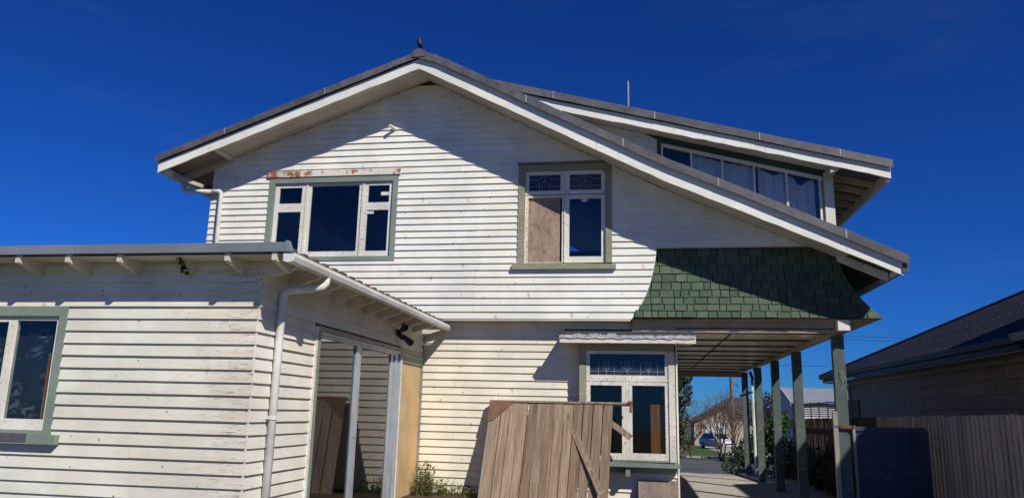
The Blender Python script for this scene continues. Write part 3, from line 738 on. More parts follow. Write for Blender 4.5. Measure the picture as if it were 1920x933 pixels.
P(MB().tube([(3.12, 10.45, 2.42), (3.14, 10.45, 0)], .042, 8).build('carport_downpipe', 'pvc'))

# --- annex -----------------------------------------------------------------
AF, AS = -5.5, -3.47
AW = (-7.9, -5.43, 1.15, 2.44)
awall = backing('annex_wall', front(AF), [-9.55, AS-.05], lambda x: 2.89, 0, [AW], 'dark_wood')
pit_ = .1155
rows = [(2.44-k*pit_, 2.44-(k-1)*pit_+.004) for k in range(-3, 22)]
rows = [(a, min(b, 2.90)) for a, b in rows if a < 2.86]
frieze = [r for r in rows if abs(r[0]-(2.44+pit_)) < .02]; rows_m = [r for r in rows if r not in frieze]
boards(awall, front(AF), frieze, lambda z: -9.55, lambda z: AS+.012, [], 'board_annex')
boards(awall, front(AF), rows_m, lambda z: -9.55, lambda z: AS+.012, [AW], 'board_annex', lambda z: random.choice([None, None, -4.6, None]), gap=.013)
SL = (-4.25, -1.19, .20, 2.41); DR = (-1.19, .0, .20, 2.33)
swall = backing('annex_side_wall', side(AS), [AF+.05, -.03], lambda x: 2.89, 0, [(-4.2, -1.22, .27, 2.36), (-1.16, -.05, .27, 2.25)], 'dark_wood')
boards(swall, side(AS), rows, lambda z: AF-.012, lambda z: -.035, [SL, (-1.2, .05, .20, 2.34)], 'board_side', lambda z: random.choice([None, -2.6, -3.4]) if z > 2.4 else None, gap=.010)
# annex window
FA = front(AF)
aw = P(framebox('window', FA, AW, (-7.8, -5.51, 1.27, 2.345), .03, -.1, 'green_trim'))
tag(aw, 'grey green framed annex window with dark floral net curtain')
sash(aw, FA, -6.735, -6.03, 1.272, 2.34, .05, 'white_sash', n=(-.0, -.05)); sash(aw, FA, -6.025, -5.515, 1.272, 2.34, .035, 'white_sash', n=(-.0, -.05), gb=.1)
sash(aw, FA, -7.79, -6.74, 1.272, 2.34, .05, 'white_sash', n=(-.0, -.05))
MB().prism([(-8.0, 1.15), (-5.33, 1.15), (-5.33, 1.235), (-8.0, 1.255)], .09, -.03, FA).build('sill', 'green_trim', aw)
box('sill_flashing', -7.9, -5.62, AF-.094, AF-.0905, 1.165, 1.245, 'roof_metal', aw)
v = []; n = 40
for i in range(n+1):
    x = -7.7+(-5.62+7.7)*i/n; y = AF+.11+.012*math.sin(x*26); v += [(x, y, 1.27), (x, y, 2.36)]
mesh('net_curtain', v, [(2*i, 2*i+2, 2*i+3, 2*i+1) for i in range(n)], 'floral', aw, True)
v = []
for i in range(9):
    x = -5.66+.13*i/8; y = AF+.085+.012*math.sin(i*1.6); v += [(x, y, 1.27), (x, y, 2.0)]
mesh('side_curtain', v, [(2*i, 2*i+2, 2*i+3, 2*i+1) for i in range(8)], 'orange_wood', aw, True)
# sliding door
FS = side(AS)
sd_ = P(framebox('sliding_door', FS, (-4.20, -1.19, .22, 2.36), (-4.15, -1.24, .27, 2.33), .022, -.09, 'alu'))
tag(sd_, 'aluminium sliding door with two large panes')
def pbox(name, u0, u1, n0, n1, z0, z1, mat, parent): return MB().prism([(u0, z0), (u1, z0), (u1, z1), (u0, z1)], n0, n1, FS).build(name, mat, parent)
for u0, u1, n0, n1 in ((-4.13, -4.10, .0, -.04), (-2.96, -2.865, .008, -.03), (-2.86, -2.745, -.012, -.05), (-1.56, -1.42, -.012, -.05), (-1.415, -1.32, .01, -.05), (-1.31, -1.242, -.01, -.05)):
    pbox('stile', u0, u1, n0, n1, .30, 2.30, 'alu', sd_)
pbox('rail', -4.15, -2.865, .0, -.04, .272, .30, 'alu', sd_); pbox('rail', -4.15, -1.242, .002, -.04, 2.30, 2.33, 'alu', sd_); pbox('rail', -2.865, -1.242, -.01, -.05, .272, .30, 'alu', sd_)
pbox('pane', -4.10, -2.96, -.014, -.018, .30, 2.30, 'glass_slide', sd_); pbox('pane', -2.745, -1.56, -.028, -.032, .30, 2.30, 'glass_slide', sd_)
pbox('handle', -2.90, -2.875, .03, .009, 1.2, 1.36, 'alu', sd_)
pbox('jamb', -4.199, -4.131, .036, -.05, .225, 2.358, 'green_trim', sd_)
for u0, u1, z0, z1, mt in ((-4.25, -4.202, .2, 2.40, 'white_sash'), (-4.202, -.0, 2.362, 2.415, 'grey_trim'), (-1.19, -1.165, .2, 2.36, 'worn_sash')):
    P(pbox('door_trim', u0, u1, .034, -.03, z0, z1, mt, None))
dr = P(pbox('flush_door', -1.12, -.075, .0, -.04, .28, 2.22, 'door', None)); tag(dr, 'flat tan painted door beside the sliding door')
for z in (.62, 1.72): pbox('hinge', -.082, -.06, .006, -.0, z, z+.1, 'rust', dr)
P(framebox('door_frame', FS, (-1.163, -.03, .2, 2.36), (-1.122, -.073, .25, 2.225), .024, -.08, 'green_trim'))
P(pbox('door_step', -1.16, -.03, .08, -.1, .14, .255, 'grey_trim', None))
# lace curtain inside
v = []
for i in range(13):
    u = -2.72+.16*i/12
    for k in range(6):
        z = .98+.62*k/5; v.append((AS-.12+.02*math.sin(i*1.9+k*.4), u+.03*math.sin(k*1.1)*(i/12), z+(.03*math.sin(i*1.3) if k == 0 else 0)))
P(mesh('lace_curtain', v, [(6*i+k, 6*i+6+k, 6*i+7+k, 6*i+k+1) for i in range(12) for k in range(5)], 'curtain_cream', None, True))
# annex roof, eaves
n = 138; y0, y1 = -5.79, -.26; v = []
for i in range(n+1):
    y = y0+(y1-y0)*i/n; z = .058 if i % 6 in (1, 2, 3) else 0
    y -= .014 if i % 6 in (1, 4) else 0
    v += [(-3.055+jr(.004), y, 2.876+z), (-9.7, y, 3.0+z), (-3.055, y, 2.868), (-9.7, y, 2.97)]
ar = P(mesh('annex_roof', v, [(4*i, 4*i+4, 4*i+5, 4*i+1) for i in range(n)]+[(4*i+2, 4*i+3, 4*i+7, 4*i+6) for i in range(n)]+[(4*i, 4*i+2, 4*i+6, 4*i+4) for i in range(n)], 'rust_roof'))
tag(ar, 'rusty corrugated annex roof')
x = -9.7
while x < -3.2:
    e = min(-3.085, x+2.3+jr(.2))
    P(MB().prism([(x, 2.888+jr(.002)), (e, 2.888), (e, 2.972+jr(.002)), (x, 2.97)], -5.855-jr(.002), -5.80).build('annex_flashing', 'fascia_metal')); x = e+.001
P(MB().prism([(-3.085, 2.885), (-3.03, 2.885), (-3.03, 2.905), (-3.06, 2.985), (-3.085, 2.985)], -5.86, -5.80).build('flashing_return', 'fascia_metal'))
P(box('annex_soffit', -9.7, -3.1, -5.80, AF-.02, 2.866, 2.876, 'soffit')); P(box('annex_soffit', AS+.02, -3.1, AF-.02, -.27, 2.866, 2.876, 'soffit'))
tx = [-5.79-.53*k for k in range(1, 7)][::-1]+[-5.79, -5.26, -4.73, -4.18, -3.65, -3.19]
for k, x in enumerate(tx):
    rot = abs(x+4.18) < .01
    out = -.16 if rot else -.315+jr(.006)
    poly = [(0, 2.885), (0, 2.745), (-.03, 2.745), (out, 2.815), (out, 2.885)]
    if rot: poly = [(0, 2.885), (0, 2.745), (-.03, 2.745), (-.13, 2.765), (-.10, 2.79), (-.15, 2.80), (-.12, 2.835), (-.19, 2.86), (-.17, 2.885)]
    t_ = P(MB().prism([(a, z) for a, z in poly], -.024, .024, lambda a, b, z: (a, b, z)).build('rafter_tail', 'tail'))
    me = t_.data
    for vv in me.vertices: vv.co = Vector((vv.co.y, vv.co.x, vv.co.z))
    t_.location = (x, AF-.016, 0)
    if rot:
        tag(t_, 'rotted rafter tail broken off short')
        q = MB()
        for j in range(22): q.add([(jr(.045), -.23+.007*j+jr(.025), 2.865-.006*j+jr(.022)) for _ in range(4)], [(0, 1, 2), (0, 2, 3), (1, 2, 3), (0, 1, 3)])
        q.build('rotten_end', 'black', t_)
for k in range(11):
    y = -5.47+k*.535
    if y > -.1: continue
    poly = [(0, 2.885), (0, 2.70), (.28, 2.79), (.36, 2.84), (.36, 2.885)]
    P(MB().prism([(AS+.015+a, z) for a, z in poly], y-.024, y+.024).build('rafter_tail', 'soffit'))
# gutter along the side with its downpipe
g_ = [(-3.10, 2.868), (-3.095, 2.80), (-3.05, 2.79), (-3.0, 2.80), (-2.985, 2.84), (-2.99, 2.872), (-2.998, 2.872), (-2.995, 2.84), (-3.01, 2.812), (-3.05, 2.803), (-3.085, 2.812), (-3.09, 2.868)]
gt = P(MB().prism(g_, -5.85, -.05).build('annex_gutter', 'gutter')); tag(gt, 'white gutter along the annex eave')
MB().prism([(-3.098, 2.868), (-3.095, 2.80), (-3.05, 2.79), (-3.0, 2.80), (-2.99, 2.84), (-2.992, 2.866)], -5.852, -5.846).build('stop_end', 'gutter', gt)
for y in (-4.9, -3.9, -2.9, -1.9, -.9): MB().beam((-3.09, y, 2.87), (-2.99, y, 2.87), .02, .006).build('gutter_strap', 'gutter', gt)
for c in gt.children: c.matrix_parent_inverse = Matrix.Identity(4)
dp = P(MB().tube([(-3.04, -5.02, 2.80), (-3.04, -5.02, 2.74), (-3.06, -5.04, 2.70), (-3.15, -5.08, 2.675), (-3.36, -5.16, 2.645), (-3.40, -5.17, 2.61), (-3.405, -5.17, 2.55), (-3.405, -5.17, 0)], .038, 14).build('downpipe', 'pvc', smooth=True))
tag(dp, 'white downpipe at the annex corner')
MB().tube([(-3.405, -5.17, 1.42), (-3.405, -5.17, 1.455)], .047, 14).box(-3.47, -3.40, -5.23, -5.215, 1.425, 1.45).build('pipe_clip', 'pvc', dp)
# ------------------------------------------------------------------ things on and by the house
# black twin-head security light under the annex eave
sl = empty('security_light', (AS+.02, -1.45, 2.62))
tag(sl, 'black twin-head security light under the annex eave', 'lamp')
MB().tube([(0, 0, 0), (.035, 0, 0)], .05, 10).build('base', 'black', sl)
for dy, dzz in ((-.10, .05), (.14, -.10)):
    MB().tube([(.03, 0, 0), (.09, dy*.5, dzz*.5)], .014, 6).tube([(.07, dy*.45, dzz*.45), (.11, dy*.8, dzz*.8), (.16, dy*1.4, dzz*1.3)], .03, 10, r1=.055).build('lamp_head', 'black', sl)
MB().tube([(.04, .01, -.03), (.085, .03, -.09)], .03, 8).build('sensor', 'black', sl)
# bird on the ridge
bird = empty('bird', (APX-.01, BY-.0, 7.36))
tag(bird, 'small black bird perched on the gable peak', 'bird')
prof = [(0, .022, .035, .0), (.012, .04, .012, .02), (.0, .045, -.002, .06), (-.004, .04, -.008, .10), (-.006, .028, -.012, .125), (-.008, .025, -.016, .145), (-.008, .024, -.02, .165), (-.006, .012, -.022, .18)]
v = []; f = []; n = 10
for (dx, r_, dy, z) in prof: v += [(dx+r_*math.cos(2*math.pi*k/n), dy+r_*1.15*math.sin(2*math.pi*k/n), z+.02) for k in range(n)]
f = [(i*n+k, i*n+(k+1) % n, (i+1)*n+(k+1) % n, (i+1)*n+k) for i in range(len(prof)-1) for k in range(n)]+[tuple(range(n))[::-1], tuple(range(len(v)-n, len(v)))]
mesh('body', v, f, 'feather', bird, True)
MB().add([(-.015, .03, .05), (.015, .03, .05), (.02, .10, -.05), (-.02, .10, -.05), (0, .04, .06), (0, .11, -.045)], [(0, 1, 2, 3), (0, 4, 5, 3), (1, 4, 5, 2), (0, 1, 4), (2, 3, 5)]).build('tail', 'feather', bird)
MB().tube([(-.008, -.04, .178), (-.01, -.068, .172)], .007, 6, r1=.001).build('beak', 'beak', bird)
for s in (-1, 1): MB().tube([(s*.014, 0, .03), (s*.014, -.003, -.012)], .004, 5).build('leg', 'beak', bird)

# old timber gate leaning against the wall
gate = empty('timber_gate', (-2.37, -.70, 0))
gate.rotation_euler = (R(-19.2), 0, R(-7.6))
tag(gate, 'weathered brown plank gate leaning against the wall under the leaded window', 'gate')
H = 1.81; u = .045; k = 0
mesh('edge_stile', boxv(-.0, .042, -.02, .03, 0, H-.27), BOXF, 'greypost', gate)
wds = [w_*.895 for w_ in (.15, .148, .152, .142, .15, .147, .15, .15, .146, .152, .149, .15, .15)]
gps = [.018, .010, .008, .014, .009, .006, .008, .011, .013, .010, .016, .014]
for k, wd in enumerate(wds):
    v = []; nn = 6; lean = jr(.004)
    wob = jr(.004)
    for i in range(nn+1):
        z = H*i/nn-(.03 if i == nn else 0); a = wob+jr(.0015); l_ = lean*i/nn
        v += [(-wd/2+l_, -.018+a, z), (wd/2+l_-jr(.0015), -.018+a, z), (wd/2+l_, .004+a, z), (-wd/2+l_, .004+a, z)]
    f = [(4*i+a, 4*i+(a+1) % 4, 4*i+4+(a+1) % 4, 4*i+4+a) for i in range(nn) for a in range(4)]+[(3, 2, 1, 0), (4*nn, 4*nn+1, 4*nn+2, 4*nn+3)]
    mesh('plank', v, f, 'gatewood', gate, loc=(u+wd/2, 0, 0))
    u += wd+(gps[k] if k < 12 else 0)
GW = u
o_ = box('top_rail', -.01, GW+.29, -.035, .045, H-.034, H-.004, 'gatewood', gate)
box('rear_rail', .02, GW-.02, .012, .06, .25, .35, 'gatewood', gate); box('rear_rail', .02, GW-.02, .012, .06, 1.35, 1.45, 'gatewood', gate)
MB().prism([(-.012, H-.02), (.40, H-.02), (.38, H-.04), (.075, H-.33), (-.012, H-.34)], -.036, -.0225).build('corner_bracket', 'gatedark', gate)
MB().beam((GW-.45, .03, 1.80), (GW+.28, .03, 1.30), .03, .085).build('brace', 'gatewood', gate)
MB().box(GW+.23, GW+.30, -.06, -.036, H-.05, H+.01).tube([(GW+.275, -.05, H-.16), (GW+.275, -.05, H+.0)], .018, 8).build('hinge', 'rust', gate)
# loose batten propped on the gate
st = empty('loose_batten', (-.40, -1.16, 0))
tag(st, 'loose split timber batten propped diagonally across the front of the plank gate', 'timber')
a, b = Vector((-1.115, -.30, 1.56)), Vector((-.36, -1.06, .10)); L = (b-a).length
d = (b-a)/L; nrm = Vector((-.13, -.94, .32)); sx = d.cross(nrm).normalized(); nrm = sx.cross(d).normalized()
v = []
for i in range(13):
    p_ = a+d*L*i/12; wd = .043+(.022*max(0, i-7)/5)+jr(.003); wd *= .25 if i == 0 else 1; th = .014
    for s, q in ((-1, -1), (1, -1), (1, 1), (-1, 1)): v.append(p_+sx*s*wd+nrm*(q*th)-Vector((-.40, -1.16, 0)))
f = [(4*i+k, 4*i+(k+1) % 4, 4*i+4+(k+1) % 4, 4*i+4+k) for i in range(12) for k in range(4)]+[(3, 2, 1, 0), (48, 49, 50, 51)]
mesh('batten', [tuple(q) for q in v], f, 'gatewood', st)
# plywood offcut leaning under the box window
ps = box('plywood_sheet', -.03, .545, -.26, -.245, 0, .62, 'ply_dark'); ps.rotation_euler = (R(-14), 0, 0); ps.location = (.255, -.19, .30)
tag(ps, 'grey plywood offcut leaning under the right end of the box window', 'plywood')

# ------------------------------------------------------------------ weeds
def weed(x, y, h, n, label, flowers=0, spread=.1):
    e = empty('weed_clump', (x, y, 0)); tag(e, label, 'weed', 'weeds along the foot of the walls')
    mb = MB(); fb = MB()
    for _ in range(n):
        a = random.uniform(0, 6.28); r_ = random.uniform(0, spread); hh = h*random.uniform(.55, 1); bend = random.uniform(.02, .14)
        p0 = Vector((r_*math.cos(a), r_*math.sin(a), 0)); dirv = Vector((math.cos(a), math.sin(a), 0))
        pts = [p0, p0+dirv*bend*.3+Vector((0, 0, hh*.5)), p0+dirv*bend+Vector((0, 0, hh))]
        sd2 = Vector((-math.sin(a+1), math.cos(a+1), 0))*.005
        mb.add([pts[0]-sd2, pts[0]+sd2, pts[1]+sd2, pts[1]-sd2, pts[2]], [(0, 1, 2, 3), (3, 2, 4)])
        for _k in range(5):
            t_ = random.uniform(.3, .95); c = pts[0].lerp(pts[1], t_*2) if t_ < .5 else pts[1].lerp(pts[2], t_*2-1)
            l1 = Vector((jr(.06), jr(.06), random.uniform(.0, .06))); l2 = Vector((jr(.012), jr(.012), .008))
            mb.add([c, c+l1*.5+l2, c+l1, c+l1*.5-l2], [(0, 1, 2, 3)])
        if random.random() < flowers:
            c = pts[2]
            for _k in range(4): fb.add([c+Vector((jr(.012), jr(.012), jr(.012))) for _q in range(3)], [(0, 1, 2)])
    tag(mb.build('stems', 'grass', e), kind='stuff')
    if fb.v: tag(fb.build('flower_heads', 'petal', e), kind='stuff')
for x, y, h, n, lb, fl_, sp in ((-3.27, -.34, .82, 150, 'tall green weed growing at the foot of the tan door', .2, .10), (-3.12, -.14, .55, 36, 'sparse flowering weeds between the tan door and the plank gate', .6, .1),
                            (-2.92, -.16, .52, 50, 'leggy weeds with cream heads on the cream wall', .6, .14), (-2.70, -.17, .48, 50, 'low weeds left of the plank gate', .3, .14), (-2.50, -.34, .42, 60, 'dark leafy weeds in the shadow of the plank gate', .05, .12)):
    weed(x, y, h, n, lb, fl_, sp)

# ------------------------------------------------------------------ right boundary
fx = 4.30
fence = empty('paling_fence', (fx, 4, 0)); tag(fence, 'brown timber paling fence along the side boundary with trellis on top', 'fence')
y = -3.4
pm = {}
while y < 11.2:
    hgt = 1.655-.009*(y+3)+jr(.008)
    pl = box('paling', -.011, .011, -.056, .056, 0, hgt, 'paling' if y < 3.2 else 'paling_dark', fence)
    pl.location = (jr(.004), y-4, hgt/2); pl.rotation_euler = (jr(.006), 0, jr(.03)); y += .142
for z in (.35, 1.3): box('rail', .012, .06, -7.4, 7.2, z-.04, z+.04, 'paling_dark', fence)
for k in range(8):
    z = 1.59+k*.045; box('trellis_slat', -.01, .01, .3, 7.1, z, z+.024, 'paling_dark', fence)
for yy in (.35, 1.2, 2.1, 3.0, 3.9, 4.8, 5.7, 6.6, 7.05): box('trellis_post', .011, .03, yy-.02, yy+.02, 1.5, 1.95, 'paling_dark', fence)
# dark blue gate leaf between carport post and fence
bgt = empty('sheet_metal_gate', (3.08, .12, .05)); tag(bgt, 'dark blue solid gate beside the front carport post', 'gate')
mesh('panel', boxv(.03, 1.0, -.01, .01, 0, 1.40), BOXF, 'bluegate', bgt)
for k in range(7): mesh('rib', boxv(.10+k*.135, .12+k*.135, -.018, -.0105, .02, 1.38), BOXF, 'bluegate', bgt)
mesh('frame', boxv(.0, .035, -.03, .02, 0, 1.41), BOXF, 'greypost', bgt); mesh('frame', boxv(1.0, 1.03, -.03, .02, 0, 1.36), BOXF, 'bluegate', bgt)
for z in (.1, .72, 1.34): mesh('rail', boxv(.035, 1.0, -.032, -.0185, z, z+.055), BOXF, 'bluegate', bgt)
hg = empty('strap_hinge', (2.95, .02, 1.44)); tag(hg, 'rusty iron strap hinge on the front carport post', 'hinge')
MB().prism([(-.16, .005), (-.05, -.02), (.12, -.025), (.14, .0), (.12, .02), (-.03, .03)], -.016, -.006).build('strap', 'rust', hg)
MB().tube([(.12, -.02, -.03), (.12, -.02, .03)], .014, 6).build('knuckle', 'rust', hg)
gp = box('gate_post', 2.80, 2.86, .01, .07, 0, 1.66, 'greypost'); tag(gp, 'thin silvered timber post beside the front carport post', 'post')
rp = empty('hanging_string', (2.95, .04, 2.2)); tag(rp, 'scrap of pale string hanging from the front carport post', 'string')
MB().tube([(-.02, .0, .0), (-.005, -.012, .05), (.02, -.012, .03), (.05, -.012, -.04), (.075, -.012, -.10)], .004, 5).tube([(0, -.012, .03), (.005, -.013, -.03), (.03, -.013, -.09), (.02, -.013, -.14)], .004, 5).build('strand', 'greypost', rp)

# neighbouring house
nb = empty('neighbour_house', (11, 9, 0)); tag(nb, 'neighbouring single-storey block house with charcoal hip roof', 'house')
NBO = Vector((11, 9, 0))
def NP(o): o.parent = nb; o.matrix_parent_inverse = Matrix.Translation(-NBO); return o
nw = NP(box('wall', 7.02, 15.4, 2.9, 15.6, 0, 2.78, 'mortar'))
bme = None
for r_ in range(6):
    z = 1.255+r_*.28-.28; y = 2.9+(.45 if r_ % 2 else 0)
    while y < 15.4:
        L_ = min(.885, 15.58-y)
        if bme is None or L_ < .88:
            b_ = box('block', -.03, .0, -L_/2+.005, L_/2-.005, -.136, .136, 'blockwall')
            if L_ > .88: bme = b_.data
        else: b_ = link('block', bme, None)
        b_.location = (7.02-.015+jr(.002), y+L_/2, z+.14); b_.parent = nw; b_.matrix_parent_inverse = Matrix.Translation(-nw.location-NBO)@Matrix.Translation(NBO)
        y += .897
NP(MB().prism([(2.35, 2.80), (16.9, 2.80), (16.9, 2.99), (2.35, 2.99)], 6.46, 6.49, lambda a, b, z: (b, a, z)).build('fascia', 'nbdark'))
NP(box('soffit', 6.48, 7.0, 2.35, 16.9, 2.765, 2.785, 'nbsoffit'))
NP(MB().prism([(6.45, 2.90), (6.36, 2.90), (6.34, 3.01), (6.35, 3.02), (6.37, 2.92), (6.45, 2.92)], 2.3, 16.95).build('gutter', 'nbdark'))
NP(MB().prism([(6.47, 2.92), (6.30, 2.92), (6.26, 3.04), (6.28, 3.05), (6.32, 2.94), (6.47, 2.94)], -1.5, 2.25).build('gutter', 'fascia_metal'))
NP(box('frieze', 6.95, 7.0, 2.9, 15.6, 2.66, 2.76, 'nbsoffit'))
# two-storey wing of the same house, just out of the picture to the right: its eave shades the gate and the posts
NP(box('wing_wall', 7.3, 12, -9, 1.7, 0, 5.9, 'blockwall'))
NP(MB().prism([(7.0, 5.98), (9.65, 7.2), (12.3, 5.98), (12.3, 6.14), (9.65, 7.4), (7.0, 6.14)], -9.3, 2.0).build('wing_roof', 'nbroof'))
NP(MB().add([(7.3, 1.7, 5.9), (12, 1.7, 5.9), (9.65, 1.7, 7.1), (7.3, -9, 5.9), (12, -9, 5.9), (9.65, -9, 7.1)], [(0, 1, 2), (3, 5, 4)]).build('wing_gable', 'blockwall'))
# hip roof: ribbed sheets on the slope that faces the photographer
tp = .478; rx = 11.4
def nz(x): return 3.0+(x-6.38)*tp
v = []; f = []; ny = 190
for i in range(ny+1):
    y = 2.3+(16.95-2.3)*i/ny; d = min(y-2.3+.02, 16.95-y+.02, rx-6.38); xe = 6.38+d
    rib = .018 if i % 2 else 0
    v += [(6.38, y, nz(6.38)+rib), (xe, y, nz(xe)+rib)]
f = [(2*i, 2*i+1, 2*i+3, 2*i+2) for i in range(ny)]
NP(mesh('roof', v, f, 'nbroof'))
NP(MB().add([(6.38, 16.95, 3.0), (rx, 11.95, nz(rx)), (16.4, 16.95, 3.0), (6.38, 2.3, 3.0), (rx, 7.3, nz(rx)), (16.4, 2.3, 3.0)], [(0, 1, 2), (3, 5, 4), (1, 4, 5, 2)]).build('roof', 'nbroof'))
NP(MB().tube([(6.38, 16.95, 3.02), (rx, 11.95, nz(rx)+.03)], .06, 6).build('hip_cap', 'nbroof'))
sc_ = MB()
for r_ in range(5):
    xx = 6.55+r_*.95
    for i in range(0, 32):
        y = 2.5+i*.46+jr(.12)
        if min(y-2.3, 16.95-y) > xx-6.3: sc_.box(xx-.006, xx+.006, y-.006, y+.006, nz(xx)+.016, nz(xx)+.023)
o_ = NP(sc_.build('roof_screws', 'leadsheet')); o_['kind'] = 'stuff'
NP(MB().tube([(6.55, 15.5, 2.90), (6.6, 15.5, 2.74), (6.9, 15.4, 2.60), (6.95, 15.4, 2.5), (6.95, 15.4, 0)], .05, 8).build('downpipe', 'pvc'))

# zinc-roofed garage beyond the fence
gg = empty('garage', (9, 28, gz(28))); tag(gg, 'small garage with pale corrugated zinc roof behind the trellis', 'garage')
G0 = gz(28)
v = []; n = 120
for i in range(n+1):
    x = -2.0+5.4*i/n; rb = .03 if i % 2 else 0; v += [(x, -2.05, 2.22-G0+rb), (x, .6, 3.02-G0+rb)]
mesh('roof', v, [(2*i, 2*i+2, 2*i+3, 2*i+1) for i in range(n)], 'garageroof', gg)
mesh('roof', [(-2, .6, 3.02-G0), (3.4, .6, 3.02-G0), (3.4, 3.2, 2.22-G0), (-2, 3.2, 2.22-G0)], [(0, 1, 2, 3)], 'garageroof', gg)
MB().prism([(-1.9, 0), (3.1, 0), (3.1, 2.2-G0), (.6, 2.95-G0), (-1.9, 2.2-G0)], -1.85, 3.2, lambda a, b, z: (b, a, z)).build('wall', 'whitewall', gg)
MB().beam((-2.02, -2.1, 2.2-G0), (-2.02, .6, 3.0-G0), .05, .2, (1, 0, 0)).build('barge_board', 'leadsheet', gg)
box('window', -1.87, -1.84, -.3, .8, 1.0-G0, 1.9-G0, 'carglass', gg)

# ------------------------------------------------------------------ far street
# house across the road
fh = empty('far_house', (8.9, 73, gz(73))); tag(fh, 'beige gabled house with dark roof across the road', 'house')
Z0 = gz(73)
MB().prism([(-3.2, 0), (3.15, 0), (3.15, .93-Z0), (-.02, 2.42-Z0), (-3.2, .93-Z0)], 0, 6).build('wall', 'beige', fh)
for s in (-1, 1):
    MB().prism([(s*3.5, .80-Z0), (0, 2.45-Z0), (0, 2.60-Z0), (s*3.5, .95-Z0)], -.35, 6.2).build('roof', 'tileroof', fh)
MB().add([(-2.9, 4.5, .95-Z0), (8, 4.5, .95-Z0), (8, 13, .95-Z0), (-2.9, 13, .95-Z0), (1.4, 8.5, 3.75-Z0), (3.5, 8.5, 3.75-Z0)], [(0, 1, 5, 4), (1, 2, 5), (2, 3, 4, 5), (3, 0, 4)]).build('roof', 'tileroof', fh)
box('wall', 3.16, 7.6, 4.9, 12, 0, .95-Z0, 'beige', fh)
wn = box('window', -2.05, .05, -.06, -.01, -.28-Z0, .86-Z0, 'whitewall', fh); wn.location = (-1.0, -.035, .29-Z0)
for k in range(3):
    p_ = box('pane', -.31, .31, -.004, .004, -.5, .5, 'curtain_blue', wn); p_.location = (-.69+k*.69, -.03, 0)
    box('curtain', -.2, .2, -.002, .002, -.48, .48, 'whitewall', p_).location = (.05*(k-1), -.006, 0)
# parked car
car = empty('parked_car', (7.25, 64.5, gz(64.5)+.07)); car.rotation_euler = (0, 0, R(24)); tag(car, 'silver car parked on the drive of the beige house', 'car')
def loft(secs, name, mat, parent, smooth=True):
    n = len(secs[0]); v = [p for s in secs for p in s]
    f = [(i*n+k, i*n+(k+1) % n, (i+1)*n+(k+1) % n, (i+1)*n+k) for i in range(len(secs)-1) for k in range(n)]+[tuple(range(n))[::-1], tuple(range(len(v)-n, len(v)))]
    return mesh(name, v, f, mat, parent, smooth)
def sec(y, hw, z0, z1, r_): return [(x, y, z) for x, z in ((-hw+r_, z0), (hw-r_, z0), (hw, z0+r_), (hw, z1-r_), (hw-r_*1.2, z1), (-hw+r_*1.2, z1), (-hw, z1-r_), (-hw, z0+r_))]
loft([sec(-2.2, .68, .35, .62, .1), sec(-2.1, .8, .25, .78, .1), sec(-1.2, .86, .2, .92, .1), sec(0, .87, .2, .98, .1), sec(1.5, .86, .2, 1.0, .1), sec(2.1, .8, .3, .95, .1)], 'body', 'car', car)
loft([sec(-1.15, .72, .88, .95, .03), sec(-.35, .66, .88, 1.46, .12), sec(.6, .66, .88, 1.52, .14), sec(1.7, .62, .9, 1.42, .14), sec(2.05, .66, .9, .98, .03)], 'cabin', 'car', car)
mesh('windscreen', [(-.62, -1.13, .97), (.62, -1.13, .97), (.52, -.47, 1.41), (-.52, -.47, 1.41)], [(0, 1, 2, 3)], 'carglass', car)
for s in (-1, 1):
    mesh('side_window', [(s*.735, -.75, 1.0), (s*.735, 1.5, 1.02), (s*.675, 1.4, 1.36), (s*.675, -.35, 1.38)], [(0, 1, 2, 3)], 'carglass', car)
    box('headlight', s*.62-.13, s*.62+.13, -2.17, -2.10, .58, .70, 'lampglass', car)
    for yy in (-1.4, 1.35):
        t_ = MB().tube([(s*.70, yy, .31), (s*.89, yy, .31)], .31, 16).build('wheel', 'tyre', car)
        MB().tube([(s*.885, yy, .31), (s*.895, yy, .31)], .19, 10).build('rim', 'alu', t_)
box('grille', -.4, .4, -2.205, -2.15, .45, .6, 'black', car); box('number_plate', -.25, .25, -2.215, -2.206, .36, .45, 'whitewall', car)
# power pole and wires
pp = empty('power_pole', (6.85, 48, gz(48))); tag(pp, 'tall timber power pole behind the carport', 'power pole')
MB().tube([(0, 0, 0), (0, 0, 9.5)], .16, 10, r1=.12).build('pole', 'pole', pp)
MB().box(-1.2, 1.2, -.05, .05, 8.9, 9.02).build('crossarm', 'pole', pp)
MB().tube([(.1, 0, 5.1), (.45, -.02, 5.15), (.42, -.02, 4.9)], .03, 5).build('step_iron', 'nbdark', pp)
def wire(p, q, sag, lb):
    p, q = Vector(p), Vector(q)
    o_ = MB().tube([p.lerp(q, k/14)-Vector((0, 0, sag*4*(k/14)*(1-k/14))) for k in range(15)], .014, 4).build('power_wire', 'wire'); tag(o_, lb, 'wire', 'power wires')
wire((5.6, 48, 8.0), (40, 48, 7.3), .25, 'upper power wire running right from behind the shingle skirt')
wire((5.6, 48, 7.82), (40, 48, 6.95), .25, 'second power wire just under the upper one')
wire((6.9, 48, 5.5), (36, 52, 5.6), .15, 'lower power wire between the carport posts')
wire((-30, 48, 3.4), (6.8, 48, 1.4), .3, 'low service wire seen left of the power pole')

